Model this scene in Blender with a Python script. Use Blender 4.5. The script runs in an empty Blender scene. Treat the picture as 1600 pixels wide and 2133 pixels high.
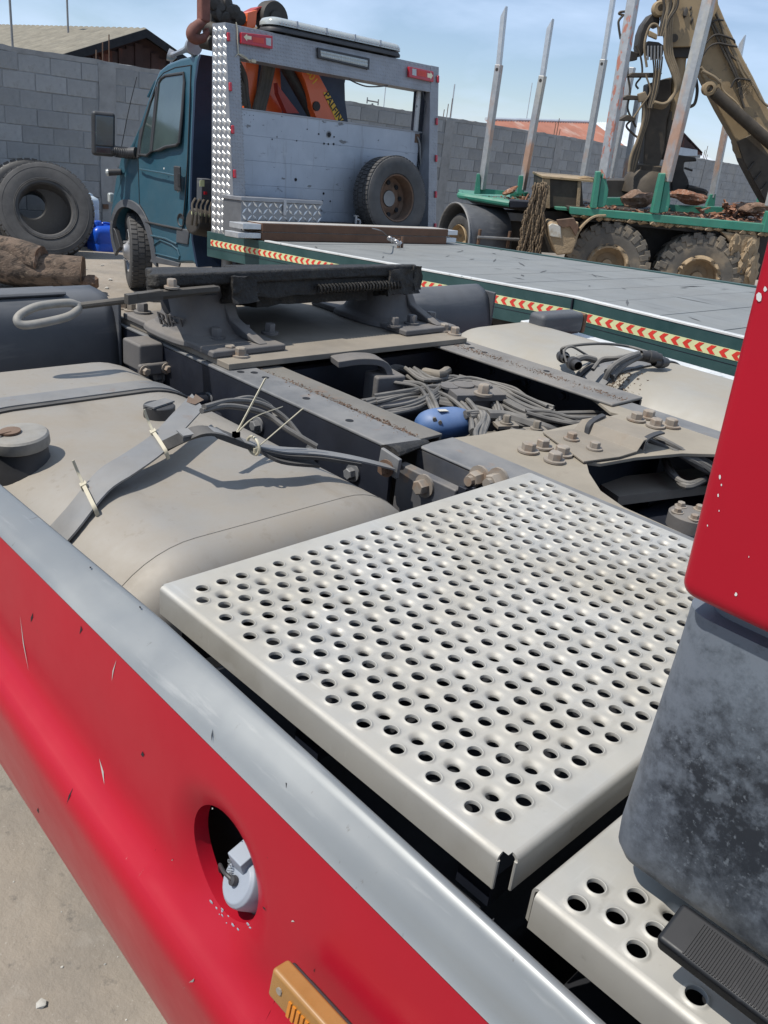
import bpy, bmesh, math, random
from mathutils import Vector, Matrix, noise as mnoise
random.seed(7)
S = bpy.context.scene
COL = S.collection
R = math.radians
V = Vector

# ------------------------------------------------------------------ camera
CAM = V((0, 0, 1.75)); F = 1803.7; CX, CY = 800.0, 1066.5
yaw, pit, rol = 0.81259893, 0.42115864, 0.11601798
fwd = V((math.sin(yaw)*math.cos(pit), math.cos(yaw)*math.cos(pit), -math.sin(pit)))
rt = fwd.cross(V((0, 0, 1))).normalized(); up = rt.cross(fwd)
c_, s_ = math.cos(rol), math.sin(rol)
rt, up = c_*rt + s_*up, -s_*rt + c_*up
cd = bpy.data.cameras.new('camera'); cam = bpy.data.objects.new('camera', cd); COL.objects.link(cam)
cam.matrix_world = Matrix(((rt.x, up.x, -fwd.x, CAM.x), (rt.y, up.y, -fwd.y, CAM.y), (rt.z, up.z, -fwd.z, CAM.z), (0, 0, 0, 1)))
cd.sensor_fit = 'HORIZONTAL'; cd.sensor_width = 36; cd.lens = 36*F/1600
cd.clip_start = 0.02; cd.clip_end = 2000
S.camera = cam
HN = V((math.sin(yaw), math.cos(yaw), 0))        # horizontal viewing direction
HU = V((math.cos(yaw), -math.sin(yaw), 0))       # horizontal, to the right

def at(x, y, X=None, Y=None, Z=None, D=None, pl=None):
    """surveyed point of the photograph -> point of the yard, on a stated plane"""
    d = fwd + (x-CX)/F*rt - (y-CY)/F*up
    if X is not None: t = (X-CAM.x)/d.x
    elif Y is not None: t = (Y-CAM.y)/d.y
    elif Z is not None: t = (Z-CAM.z)/d.z
    elif D is not None: t = D/d.dot(HN)
    else: t = (pl[0]-CAM).dot(pl[1])/d.dot(pl[1])
    return CAM + t*d

# ------------------------------------------------------------------ light
SUN = V((0.48, -0.22, -0.85)).normalized()      # the way the light travels
sl = bpy.data.lights.new('sun', 'SUN'); sl.energy = 4.9; sl.angle = R(0.55); sl.color = (1, .955, .88)
so = bpy.data.objects.new('sun', sl); COL.objects.link(so)
so.rotation_euler = SUN.to_track_quat('-Z', 'Y').to_euler(); so.location = (-6, 3, 12)
W = bpy.data.worlds.new('World'); S.world = W; W.use_nodes = True
wn = W.node_tree; wn.nodes.clear()
def N(nt, t, **k):
    n = nt.nodes.new(t)
    for a, b in k.items():
        if a.startswith('i_'): n.inputs[a[2:].replace('_', ' ')].default_value = b
        else: setattr(n, a, b)
    return n
sky = N(wn, 'ShaderNodeTexSky', sky_type='NISHITA', sun_disc=False)
sky.sun_elevation = math.asin(-SUN.z); sky.sun_rotation = math.atan2(-SUN.x, -SUN.y)
sky.altitude = 1500; sky.air_density = 1.0; sky.dust_density = 0.0; sky.ozone_density = 4.5
tc = N(wn, 'ShaderNodeTexCoord')
mp = N(wn, 'ShaderNodeMapping'); mp.inputs['Scale'].default_value = (1, 1, 3.4); mp.inputs['Rotation'].default_value = (.12, .1, 0)
cn = N(wn, 'ShaderNodeTexNoise'); cn.inputs['Scale'].default_value = 3.6; cn.inputs['Detail'].default_value = 7; cn.inputs['Roughness'].default_value = .52; cn.inputs['Distortion'].default_value = .25
cr = N(wn, 'ShaderNodeMapRange'); cr.inputs[1].default_value = .40; cr.inputs[2].default_value = .70; cr.inputs[3].default_value = .30; cr.inputs[4].default_value = .95
cm = N(wn, 'ShaderNodeMix', data_type='RGBA'); cm.inputs['B'].default_value = (8.0, 10.0, 13.2, 1)
bg = N(wn, 'ShaderNodeBackground'); bg.inputs['Strength'].default_value = .088
wo = N(wn, 'ShaderNodeOutputWorld')
L = wn.links.new
L(tc.outputs['Generated'], mp.inputs['Vector']); L(mp.outputs[0], cn.inputs['Vector']); L(cn.outputs['Fac'], cr.inputs[0])
L(cr.outputs[0], cm.inputs['Factor']); hsn = N(wn, 'ShaderNodeHueSaturation'); hsn.inputs['Saturation'].default_value = 1.05; hsn.inputs['Value'].default_value = 1.08; L(sky.outputs[0], hsn.inputs['Color']); L(hsn.outputs[0], cm.inputs['A']); L(cm.outputs['Result'], bg.inputs[0]); L(bg.outputs[0], wo.inputs[0])
S.render.engine = 'CYCLES'
S.view_settings.view_transform = 'Standard'; S.view_settings.look = 'None'
S.view_settings.gamma = 1; S.view_settings.use_curve_mapping = False
S.view_settings.exposure = 0.0

# ------------------------------------------------------------------ materials
MATS = {}
def mk(name, col, rough=.5, metal=0, vary=.18, vs=6, dust=None, layers=(), bump=None, coat=0, rnd=0, spec=.5, trans=0, emit=None, wear=()):
    """layers: (colour, scale or (sx,sy,sz), lo, hi, amount[, rough])"""
    m = bpy.data.materials.new(name); m.use_nodes = True; nt = m.node_tree; l = nt.links.new
    b = nt.nodes['Principled BSDF']
    b.inputs['Roughness'].default_value = rough; b.inputs['Metallic'].default_value = metal
    b.inputs['Coat Weight'].default_value = coat; b.inputs['Coat Roughness'].default_value = .12
    b.inputs['Specular IOR Level'].default_value = spec
    if trans: b.inputs['Transmission Weight'].default_value = trans
    t = N(nt, 'ShaderNodeTexCoord')
    def noise(scale, detail=6, r=.6):
        mpp = N(nt, 'ShaderNodeMapping')
        sc = scale if isinstance(scale, (tuple, list)) else (scale,)*3
        mpp.inputs['Scale'].default_value = sc
        n = N(nt, 'ShaderNodeTexNoise'); n.inputs['Scale'].default_value = 1; n.inputs['Detail'].default_value = detail; n.inputs['Roughness'].default_value = r
        l(t.outputs['Object'], mpp.inputs[0]); l(mpp.outputs[0], n.inputs['Vector'])
        return n.outputs['Fac']
    def rng(s, lo, hi, a, bb):
        n = N(nt, 'ShaderNodeMapRange'); n.inputs[1].default_value = lo; n.inputs[2].default_value = hi
        n.inputs[3].default_value = a; n.inputs[4].default_value = bb; l(s, n.inputs[0]); return n.outputs[0]
    def mul(a, k):
        n = N(nt, 'ShaderNodeMath', operation='MULTIPLY'); l(a, n.inputs[0])
        if isinstance(k, (int, float)): n.inputs[1].default_value = k
        else: l(k, n.inputs[1])
        return n.outputs[0]
    c3 = lambda c, k=1: (c[0]*k, c[1]*k, c[2]*k, 1)
    def mix(fac, A, B):
        n = N(nt, 'ShaderNodeMix', data_type='RGBA'); l(fac, n.inputs['Factor'])
        for key, x in (('A', A), ('B', B)):
            if isinstance(x, tuple): n.inputs[key].default_value = x
            else: l(x, n.inputs[key])
        return n.outputs['Result']
    def fmix(fac, A, B):
        n = N(nt, 'ShaderNodeMix', data_type='FLOAT'); l(fac, n.inputs['Factor'])
        for key, x in (('A', A), ('B', B)):
            if isinstance(x, (int, float)): n.inputs[key].default_value = x
            else: l(x, n.inputs[key])
        return n.outputs['Result']
    cur = mix(rng(noise(vs), .3, .7, 0, 1), c3(col, 1-vary), c3(col, 1+vary))
    rg = rng(noise(vs*2.3), .25, .75, max(.02, rough-.1), min(1, rough+.1))
    if rnd:
        oi = N(nt, 'ShaderNodeObjectInfo'); hs = N(nt, 'ShaderNodeHueSaturation')
        l(rng(oi.outputs['Random'], 0, 1, 1-rnd, 1+rnd), hs.inputs['Value']); l(cur, hs.inputs['Color']); cur = hs.outputs[0]
    for ly in layers:
        f = rng(noise(ly[1]), ly[2], ly[3], 0, ly[4]); cur = mix(f, cur, c3(ly[0]))
        if len(ly) > 5: rg = fmix(f, rg, ly[5])
    for (wc_, axis, lo, hi, amt, wsc) in wear:     # sun-bleached or rubbed zones of the moulding itself
        sx = N(nt, 'ShaderNodeSeparateXYZ'); l(t.outputs['Object'], sx.inputs[0])
        ad = N(nt, 'ShaderNodeMath', operation='ADD'); l(rng(sx.outputs[axis], lo, hi, 0, 1), ad.inputs[0])
        l(rng(noise(wsc, 9, .72), .3, .7, -.45, .45), ad.inputs[1])
        cur = mix(rng(ad.outputs[0], .12, .95, 0, amt), cur, c3(wc_))
    mt = metal
    if dust:
        g = N(nt, 'ShaderNodeNewGeometry'); sx = N(nt, 'ShaderNodeSeparateXYZ'); l(g.outputs['Normal'], sx.inputs[0])
        f = mul(rng(sx.outputs['Z'], -.1, .9, .35, 1), rng(noise(dust[2] if len(dust) > 2 else 5, 8, .65), .32, .62, dust[1]*.35, dust[1]))
        cur = mix(f, cur, c3(dust[0])); rg = fmix(f, rg, .85)
        if metal: l(fmix(f, float(metal), 0.0), b.inputs['Metallic'])
    l(cur, b.inputs['Base Color']); l(rg, b.inputs['Roughness'])
    if bump:
        bn = N(nt, 'ShaderNodeBump'); bn.inputs['Strength'].default_value = bump[1]; bn.inputs['Distance'].default_value = bump[2] if len(bump) > 2 else .004
        l(noise(bump[0], 8, .65), bn.inputs['Height']); l(bn.outputs[0], b.inputs['Normal'])
    if emit: b.inputs['Emission Color'].default_value = c3(emit); b.inputs['Emission Strength'].default_value = 1
    MATS[name] = m; return m

DUST = (.33, .285, .225); MUD = (.30, .22, .13)
mk('red_paint', (.37, .002, .016), .36, .05, .08, 3, coat=.08, spec=.30, dust=((.24, .04, .035), .12, 2.2),
   layers=(((.05, .03, .02), (9, 70, 60), .73, .76, .8), ((.75, .6, .55), (14, 90, 26), .745, .765, .8)))
mk('silver_trim', (.225, .235, .235), .42, .35, .05, 4, layers=(((.12, .11, .10), (14, 90, 50), .68, .72, .75), ((.40, .40, .385), (60, 7, 60), .60, .72, .4), ((.24, .235, .22), (6, 3, 6), .52, .75, .45)))
mk('plate_aluminium', (.47, .46, .43), .48, .5, .08, 9, layers=(((.27, .24, .185), 3.4, .46, .70, .6), ((.24, .22, .19), 34, .62, .72, .5), ((.60, .60, .58), (90, 9, 20), .62, .70, .35), ((.60, .60, .58), (9, 90, 20), .63, .70, .3), ((.36, .27, .17), 16, .68, .78, .5), ((.16, .15, .14), 55, .70, .76, .6)), dust=((.37, .345, .29), .62, 7), bump=(160, .06, .001))
mk('tank_aluminium', (.35, .34, .32), .42, .6, .08, 5, dust=((.245, .207, .158), .87, 2.6), layers=(((.14, .12, .095), (9, 3, 9), .58, .74, .6), ((.20, .18, .15), 40, .60, .68, .45), ((.30, .25, .19), 9, .6, .8, .5),), bump=(90, .08, .002))
mk('right_tank_aluminium', (.34, .33, .30), .5, .3, .08, 5, dust=((.29, .255, .20), .82, 3.5), layers=(((.38, .28, .17), 7, .68, .8, .5),))
mk('frame_paint', (.035, .045, .065), .5, .1, .3, 8, dust=(DUST, .55, 6), layers=(((.14, .07, .035), 14, .66, .74, .6),))
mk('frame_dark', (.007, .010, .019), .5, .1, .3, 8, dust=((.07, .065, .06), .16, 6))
mk('dusty_steel', (.125, .132, .142), .55, .2, .25, 12, dust=((.25, .232, .205), .52, 6), layers=(((.20, .10, .05), 22, .62, .72, .55),), bump=(60, .12, .003))
mk('loop_steel', (.22, .22, .21), .55, .3, .25, 30, dust=((.30, .265, .215), .6, 14), bump=(90, .2, .002))
mk('strap_steel', (.21, .215, .22), .5, .35, .2, 9, dust=((.24, .215, .18), .45, 6), layers=(((.17, .08, .04), 16, .60, .70, .6),))
mk('rail_dusty', (.13, .128, .125), .6, .1, .22, 10, dust=((.27, .24, .20), .55, 5), layers=(((.17, .09, .05), 18, .60, .70, .5),), bump=(60, .12, .003))
mk('doubler', (.11, .105, .10), .65, .1, .25, 9, dust=((.25, .225, .18), .5, 4), layers=(((.17, .08, .04), 13, .58, .70, .6),), bump=(45, .15, .004))
mk('dusty_plate', (.17, .15, .125), .75, .1, .25, 9, dust=((.285, .245, .19), .72, 4), layers=(((.12, .08, .05), 18, .6, .72, .6),), bump=(45, .15, .004))
mk('cast_iron', (.085, .085, .09), .68, .1, .2, 9, dust=((.235, .205, .17), .6, 5), bump=(120, .25, .003))
mk('grease', (.014, .012, .010), .62, 0, .5, 22, layers=(((.09, .078, .06), 9, .55, .70, .7, .9),), bump=(28, .9, .02))
mk('greasy_steel', (.04, .037, .033), .6, .1, .3, 12, dust=((.16, .14, .115), .4, 8), bump=(60, .3, .003))
mk('black_plastic', (.022, .023, .026), .5, 0, .2, 7, dust=((.15, .14, .13), .25, 4), bump=(200, .15, .001))
mk('mudguard_plastic', (.05, .056, .066), .5, 0, .2, 3, dust=((.17, .165, .16), .45, 3), layers=(((.26, .25, .23), (3, 3, 22), .55, .75, .4), ((.015, .016, .02), 4, .55, .7, .5)))
mk('black_rubber', (.007, .0075, .009), .55, 0, .2, 20, layers=(((.03, .03, .032), 60, .6, .7, .6),))
mk('faded_plastic', (.017, .021, .028), .5, 0, .2, 6, layers=(((.10, .115, .135), 60, .54, .66, .55), ((.16, .18, .20), 190, .60, .68, .55)), wear=(((.14, .165, .195), 'Z', 1.28, 1.45, .9, 55), ((.11, .125, .145), 'Z', 1.29, 1.17, .8, 60), ((.12, .135, .16), 'Y', .160, .245, .85, 55)), bump=(240, .12, .001))
mk('rubber', (.022, .022, .023), .72, 0, .25, 10, dust=((.20, .185, .165), .45, 5), bump=(70, .2, .003))
mk('worn_tyre', (.035, .035, .036), .75, 0, .25, 8, dust=((.16, .15, .14), .5, 4), bump=(60, .25, .004))
mk('muddy_tyre', (.065, .062, .058), .8, 0, .25, 7, dust=((.32, .27, .20), .7, 3), layers=(((.33, .25, .16), 4, .5, .68, .6),), bump=(40, .3, .006))
mk('cable', (.035, .035, .036), .6, 0, .25, 12, dust=((.27, .25, .22), .68, 7))
mk('hose_tan', (.20, .155, .10), .75, 0, .25, 9, dust=(MUD, .5, 5))
mk('hose_black', (.03, .028, .025), .6, 0, .3, 9, dust=(MUD, .35, 5))
mk('zip_tie', (.44, .40, .29), .5, 0, .1, 10, dust=((.5, .45, .36), .3))
mk('bolt_steel', (.24, .21, .18), .6, .3, .3, 20, dust=(DUST, .6, 12), layers=(((.25, .13, .06), 30, .5, .65, .5),))
mk('rust', (.10, .05, .028), .85, 0, .35, 14, dust=(DUST, .3, 6), bump=(60, .3, .004))
mk('reservoir_blue', (.035, .11, .28), .42, 0, .15, 9, dust=((.30, .32, .38), .4, 9))
mk('white_plastic', (.27, .30, .345), .5, 0, .05, 8)
mk('amber_lens', (.27, .115, .012), .25, 0, .15, 25, coat=.5, dust=((.5, .36, .2), .25, 6))
mk('orange_reflector', (.52, .17, .008), .2, 0, .2, 60, coat=.6)
mk('engraved_grey', (.16, .17, .18), .6)
mk('teal_paint', (.008, .068, .105), .34, .1, .10, 3, coat=.4, dust=((.20, .22, .215), .32, 2.4))
mk('cab_back_shaded', (.008, .02, .045), .5, 0, .2, 4)  # shaded copy of the teal paint
mk('dark_glass', (.035, .055, .05), .03, 0, .35, 2.2, coat=1, spec=1)
mk('mirror_glass', (.10, .12, .14), .04, 1, .02, 3)
mk('diamond_bright', (.72, .72, .71), .32, .85, .06, 9, dust=((.55, .54, .5), .3, 9))
mk('diamond_dull', (.30, .305, .32), .45, .7, .12, 7, dust=((.26, .26, .265), .4, 6))
mk('chest_metal', (.22, .225, .235), .4, .6, .1, 8)
mk('board_aluminium', (.37, .405, .455), .5, .35, .13, 3, dust=((.34, .36, .38), .4, 3), layers=(((.07, .065, .06), (6, 6, 14), .64, .68, .8), ((.03, .03, .035), (19, 19, 19), .69, .71, .9), ((.24, .25, .26), (30, 5, 3), .58, .68, .5), ((.55, .58, .60), (3, 3, 6), .56, .75, .4)))
mk('deck_aluminium', (.185, .195, .197), .68, 0, .16, 2.4, spec=.25, dust=((.235, .238, .228), .55, 2.6), layers=(((.11, .115, .12), (9, 1.1, 8), .55, .70, .6), ((.12, .12, .12), (1.5, 11, 8), .58, .72, .6), ((.07, .066, .06), 11, .64, .72, .7), ((.10, .10, .10), 1.3, .52, .70, .5)))
mk('scuff', (.075, .078, .08), .8, 0, .4, 30)
mk('deck_green', (.012, .055, .055), .4, .1, .15, 4, dust=((.18, .20, .19), .3, 4))
mk('edge_white', (.62, .62, .60), .5, .2, .12, 9, layers=(((.10, .16, .15), 20, .62, .7, .7),))
mk('strip_yellow', (.62, .64, .33), .45, 0, .1, 9, dust=((.45, .42, .33), .3, 5))
mk('strip_red', (.62, .045, .03), .42, 0, .1, 12)
mk('red_lens', (.42, .012, .022), .2, 0, .15, 20, coat=.6)
mk('clear_lens', (.40, .42, .40), .15, .1, .12, 40, coat=.6)
mk('lens_cream', (.72, .66, .45), .35)
mk('beam_brown', (.115, .052, .026), .68, .1, .25, 6, dust=((.22, .15, .10), .3, 5))
mk('beam_top', (.40, .385, .36), .7, .1, .15, 6)
mk('concrete_block', (.30, .30, .295), .9, 0, .15, 5, rnd=.15, layers=(((.36, .335, .29), 2.2, .50, .72, .5), ((.15, .15, .14), 7, .54, .72, .5), ((.20, .20, .19), (1.2, 1.2, .35), .5, .72, .5), ((.45, .43, .40), 26, .68, .74, .5)), bump=(70, .6, .010))
mk('mortar', (.27, .27, .265), .95, 0, .15, 9, bump=(60, .3, .005))
mk('concrete', (.29, .285, .275), .92, 0, .18, 5, layers=(((.17, .165, .155), 6, .56, .72, .5),), bump=(50, .35, .006))
mk('yard_ground', (.275, .235, .19), .93, 0, .16, 1.1, layers=(((.17, .155, .135), 1.7, .46, .64, .65), ((.34, .31, .27), 7, .56, .72, .5), ((.10, .092, .082), 19, .62, .70, .6), ((.42, .39, .34), 90, .64, .72, .5)), bump=(26, .5, .014))
mk('pebble', (.42, .40, .36), .9, 0, .3, 30)
mk('green_paint', (.018, .20, .135), .42, 0, .14, 6, dust=((.28, .25, .19), .30, 5), layers=(((.10, .06, .03), 15, .67, .72, .7), ((.35, .38, .34), 26, .69, .73, .6)))
mk('galvanised', (.40, .405, .41), .42, .65, .14, 14, dust=((.42, .39, .33), .35, 6), layers=(((.60, .24, .08), (2.2, 2.2, .9), .53, .62, .6), ((.70, .62, .45), (3, 3, .8), .54, .70, .5)))
mk('galvanised_marked', (.47, .475, .48), .42, .6, .14, 14, dust=((.42, .39, .33), .25, 6), layers=(((.62, .14, .05), (14, 14, 6), .56, .60, .75), ((.5, .42, .30), (3, 3, .8), .54, .70, .4)))
mk('galvanised_clean', (.58, .59, .60), .36, .75, .10, 16, dust=((.5, .48, .44), .25, 8))
mk('orange_paint', (.72, .115, .02), .36, 0, .08, 4, coat=.3, dust=((.45, .2, .12), .2, 4))
mk('orange_dark', (.33, .03, .018), .42, 0, .12, 4)
mk('label_yellow', (.78, .45, .02), .4, 0, .06, 9)
mk('label_black', (.01, .01, .01), .5)
mk('label_red', (.55, .05, .03), .5)
mk('rusty_red', (.16, .055, .04), .8, 0, .3, 10, dust=((.2, .15, .12), .3))
mk('crane_tan', (.285, .20, .105), .58, 0, .18, 3, dust=((.34, .265, .17), .6, 3), layers=(((.05, .045, .04), 7, .58, .68, .75), ((.09, .07, .05), (4, 4, 9), .6, .72, .5)), bump=(60, .12, .003))
mk('crane_dark', (.034, .028, .022), .6, .1, .3, 6, dust=((.20, .15, .09), .38, 3))
mk('machine_black', (.018, .017, .016), .6, 0, .4, 6, dust=((.13, .10, .07), .35, 3))
mk('mud', (.30, .22, .135), .95, 0, .22, 6, bump=(24, .6, .02))
mk('muddy_white', (.52, .50, .44), .6, 0, .12, 6, layers=(((.30, .23, .14), 5, .45, .6, .9),))
mk('dry_dirt', (.16, .12, .085), .95, 0, .35, 60)
mk('bark', (.17, .105, .07), .92, 0, .4, 14, layers=(((.36, .28, .23), 11, .52, .66, .7), ((.05, .03, .02), 20, .58, .7, .7)), bump=(30, .7, .02))
mk('bark_red', (.20, .09, .05), .92, 0, .4, 16, layers=(((.45, .35, .28), 30, .54, .64, .6),), bump=(40, .6, .012))
mk('log_wood', (.135, .095, .068), .9, 0, .35, 6, layers=(((.035, .026, .02), (6, 22, 22), .48, .60, .85), ((.36, .27, .19), (6, 30, 30), .58, .72, .6)), bump=((6, 60, 60), .7, .02))
mk('jug_blue', (.008, .075, .48), .35, 0, .08, 6, spec=.5)
mk('jug_pale', (.42, .52, .62), .4, 0, .10, 6, dust=((.5, .48, .42), .3))
mk('drum_navy', (.012, .025, .07), .4, 0, .2, 6)
mk('roof_cement', (.20, .18, .14), .9, 0, .2, 5, layers=(((.16, .15, .12), 3, .5, .7, .6),))
mk('roof_rust', (.30, .125, .085), .8, .1, .2, .8, layers=(((.42, .36, .32), (1.5, .3, 2), .56, .7, .6),))
mk('roof_pale', (.52, .55, .58), .55, .3, .1, 2)
mk('shed_rust', (.045, .022, .018), .85, 0, .35, 3, layers=(((.20, .055, .025), (3, 3, .7), .56, .68, .7),))
mk('steel_grey', (.22, .225, .23), .5, .5, .2, 8, dust=(DUST, .35))
mk('chrome', (.42, .42, .43), .32, .8, .1, 8, dust=((.3, .28, .25), .4))
mk('chain', (.12, .085, .055), .8, .1, .3, 20, dust=(MUD, .6, 6))
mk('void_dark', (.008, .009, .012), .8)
mk('beige_brace', (.235, .205, .16), .8, 0, .2, 7, dust=((.31, .27, .21), .6, 4), layers=(((.15, .11, .08), 15, .62, .72, .5),), bump=(60, .15, .003))

# ------------------------------------------------------------------ mesh helpers
def frame(axis):
    z = V(axis).normalized(); x = z.orthogonal().normalized(); y = z.cross(x); return x, y, z
def smooth_path(pts, k=6):
    pts = [V(p) for p in pts]
    if len(pts) < 3: return pts
    P = [pts[0]*2-pts[1]] + pts + [pts[-1]*2-pts[-2]]; out = []
    for i in range(1, len(P)-2):
        a, b, c, d = P[i-1:i+3]
        for j in range(k):
            t = j/k
            out.append(.5*((2*b)+(c-a)*t+(2*a-5*b+4*c-d)*t*t+(3*b-a-3*c+d)*t**3))
    out.append(pts[-1]); return out
class MB:
    def __init__(s): s.v = []; s.f = []
    def add(s, vs, fs):
        o = len(s.v); s.v += [V(v) for v in vs]; s.f += [[i+o for i in f] for f in fs]; return s
    def obox(s, c, a, b, d):
        c, a, b, d = V(c), V(a), V(b), V(d)
        vs = [c+i*a+j*b+k*d for i in (-1, 1) for j in (-1, 1) for k in (-1, 1)]
        return s.add(vs, [(0, 1, 3, 2), (4, 6, 7, 5), (0, 4, 5, 1), (2, 3, 7, 6), (0, 2, 6, 4), (1, 5, 7, 3)])
    def box(s, lo, hi):
        lo, hi = V(lo), V(hi); h = (hi-lo)/2
        return s.obox((lo+hi)/2, (h.x, 0, 0), (0, h.y, 0), (0, 0, h.z))
    def prism(s, pts, ext):
        n = len(pts); pts = [V(p) for p in pts]; ext = V(ext)
        return s.add(pts+[p+ext for p in pts], [list(range(n))[::-1], list(range(n, 2*n))] + [(i, (i+1) % n, n+(i+1) % n, n+i) for i in range(n)])
    def loft(s, rings, cap=True, closed=True):
        n = len(rings[0]); o = []
        for r in rings: o += [V(p) for p in r]
        fs = []
        for k in range(len(rings)-1):
            for i in range(n if closed else n-1):
                j = (i+1) % n; fs.append((k*n+i, k*n+j, (k+1)*n+j, (k+1)*n+i))
        if cap: fs.append(list(range(n))[::-1]); fs.append([(len(rings)-1)*n+i for i in range(n)])
        return s.add(o, fs)
    def tube(s, pts, r, n=8, sm=0, cap=True):
        pts = smooth_path(pts, sm) if sm else [V(p) for p in pts]
        m = len(pts); rings = []; x = None
        for i, p in enumerate(pts):
            t = (pts[min(i+1, m-1)]-pts[max(i-1, 0)])
            if t.length < 1e-9: t = V((0, 0, 1))
            t.normalize()
            if x is None: x = t.orthogonal().normalized()
            x = (x - t*x.dot(t))
            x = x.normalized() if x.length > 1e-6 else t.orthogonal().normalized()
            y = t.cross(x); rr = r[min(i*len(r)//m, len(r)-1)] if isinstance(r, (list, tuple)) else r
            rings.append([p+rr*(math.cos(a)*x+math.sin(a)*y) for a in (2*math.pi*q/n for q in range(n))])
        return s.loft(rings, cap)
    def strip(s, pts, w, th, side, sm=5):
        """a flat strap: path pts, width along side, thickness th"""
        pts = smooth_path(pts, sm) if sm else [V(p) for p in pts]; side = V(side).normalized(); rings = []
        m = len(pts)
        for i, p in enumerate(pts):
            t = (pts[min(i+1, m-1)]-pts[max(i-1, 0)]).normalized(); nn = side.cross(t).normalized()
            if nn.z < 0: nn = -nn
            rings.append([p-side*w/2, p+side*w/2, p+side*w/2+nn*th, p-side*w/2+nn*th])
        return s.loft(rings)
    def lathe(s, prof, c, axis, n=24, a0=0, a1=2*math.pi, cap=False):
        x, y, z = frame(axis); c = V(c); rings = []
        full = abs(a1-a0-2*math.pi) < 1e-6
        m = n if full else n+1
        for r, h in prof: rings.append([c+z*h+r*(math.cos(a)*x+math.sin(a)*y) for a in (a0+(a1-a0)*q/n for q in range(m))])
        return s.loft(rings, cap, full)
    def cyl(s, a, b, r, n=16):
        a, b = V(a), V(b); return s.tube([a, b], r, n)
    def bolt(s, c, axis, r=.014, h=.012, washer=True):
        x, y, z = frame(axis); c = V(c); o = random.random()
        if washer: s.lathe([(0.0005, 0), (r*1.55, 0), (r*1.55, h*.25), (0.0005, h*.25)], c, axis, 14)
        for (rr, h0, h1) in ((r, h*.25, h*1.2),):
            ring = [[c+z*hh+q*(math.cos(o+k*math.pi/3)*x+math.sin(o+k*math.pi/3)*y) for k in range(6)] for hh, q in ((h0, rr), (h1-h*.12, rr), (h1, rr*.86))]
            s.loft(ring)
        return s
    def blob(s, c, rad, sub=2, amp=.25, fr=2.0, seed=0):
        bm = bmesh.new(); bmesh.ops.create_icosphere(bm, subdivisions=sub, radius=1)
        rad = V(rad) if not isinstance(rad, (int, float)) else V((rad,)*3)
        for v in bm.verts:
            k = 1+amp*mnoise.noise(v.co*fr+V((seed*3.1, seed*1.7, seed)))
            v.co = V((v.co.x*rad.x*k, v.co.y*rad.y*k, v.co.z*rad.z*k))
        s.add([v.co+V(c) for v in bm.verts], [[v.index for v in f.verts] for f in bm.faces]); bm.free(); return s
    def build(s, name, mat, parent=None, ang=35, bev=0, seg=2, kind=None):
        me = bpy.data.meshes.new(name); me.from_pydata(s.v, [], s.f)
        bm = bmesh.new(); bm.from_mesh(me); bmesh.ops.recalc_face_normals(bm, faces=bm.faces); bm.to_mesh(me); bm.free()
        me.materials.append(MATS[mat]); me.shade_smooth(); me.set_sharp_from_angle(angle=R(ang))
        o = bpy.data.objects.new(name, me); COL.objects.link(o); put(o, parent)
        if bev:
            b = o.modifiers.new('bevel', 'BEVEL'); b.width = bev; b.segments = seg; b.limit_method = 'ANGLE'; b.angle_limit = R(35); b.harden_normals = True
        if kind: o['kind'] = kind
        return o
ROOT = {}
def put(o, parent):
    if parent is not None:
        o.parent = parent
        r = parent
        while r.parent: r = r.parent
        # verts are in yard coordinates (or the thing's local frame when the thing says so)
        if parent is r and not r.get('_local'): o.matrix_parent_inverse = Matrix.Translation(-r.location)
def thing(name, label, cat, loc=(0, 0, 0), group=None):
    o = bpy.data.objects.new(name, None); COL.objects.link(o); o.location = loc; o.empty_display_size = .2
    o['label'] = label; o['category'] = cat
    if group: o['group'] = group
    return o
def tag(o, label, cat, group=None):
    o['label'] = label; o['category'] = cat
    if group: o['group'] = group
    return o
def inst(src, parent, M=None, name=None):
    c = src.copy(); COL.objects.link(c); c.parent = parent; c.matrix_parent_inverse = src.matrix_parent_inverse.copy()
    if M is not None: c.matrix_basis = M
    return c
def text_mesh(txt, size, mat, name, parent, M, depth=.0015, bold=0):
    cu = bpy.data.curves.new(name, 'FONT'); cu.body = txt; cu.size = size; cu.extrude = depth; cu.align_x = 'CENTER'; cu.align_y = 'CENTER'; cu.offset = bold
    tmp = bpy.data.objects.new('tmp', cu); COL.objects.link(tmp)
    dg = bpy.context.evaluated_depsgraph_get(); me = bpy.data.meshes.new_from_object(tmp.evaluated_get(dg))
    bpy.data.objects.remove(tmp); me.name = name; me.transform(M); me.materials.clear(); me.materials.append(MATS[mat])
    o = bpy.data.objects.new(name, me); COL.objects.link(o); put(o, parent); return o
def basis(x, y, z, o):
    x, y, z, o = V(x), V(y), V(z), V(o)
    return Matrix(((x.x, y.x, z.x, o.x), (x.y, y.y, z.y, o.y), (x.z, y.z, z.z, o.z), (0, 0, 0, 1)))
def tyre_prof(Rr, r, w):
    d = Rr-r
    return [(r, -.36*w), (r+.06*d, -.44*w), (r+.45*d, -.5*w), (Rr-.22*d, -.485*w), (Rr-.06*d, -.45*w), (Rr, -.39*w), (Rr, .39*w), (Rr-.06*d, .45*w), (Rr-.22*d, .485*w), (r+.45*d, .5*w), (r+.06*d, .44*w), (r, .36*w), (r, -.36*w)]
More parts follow.
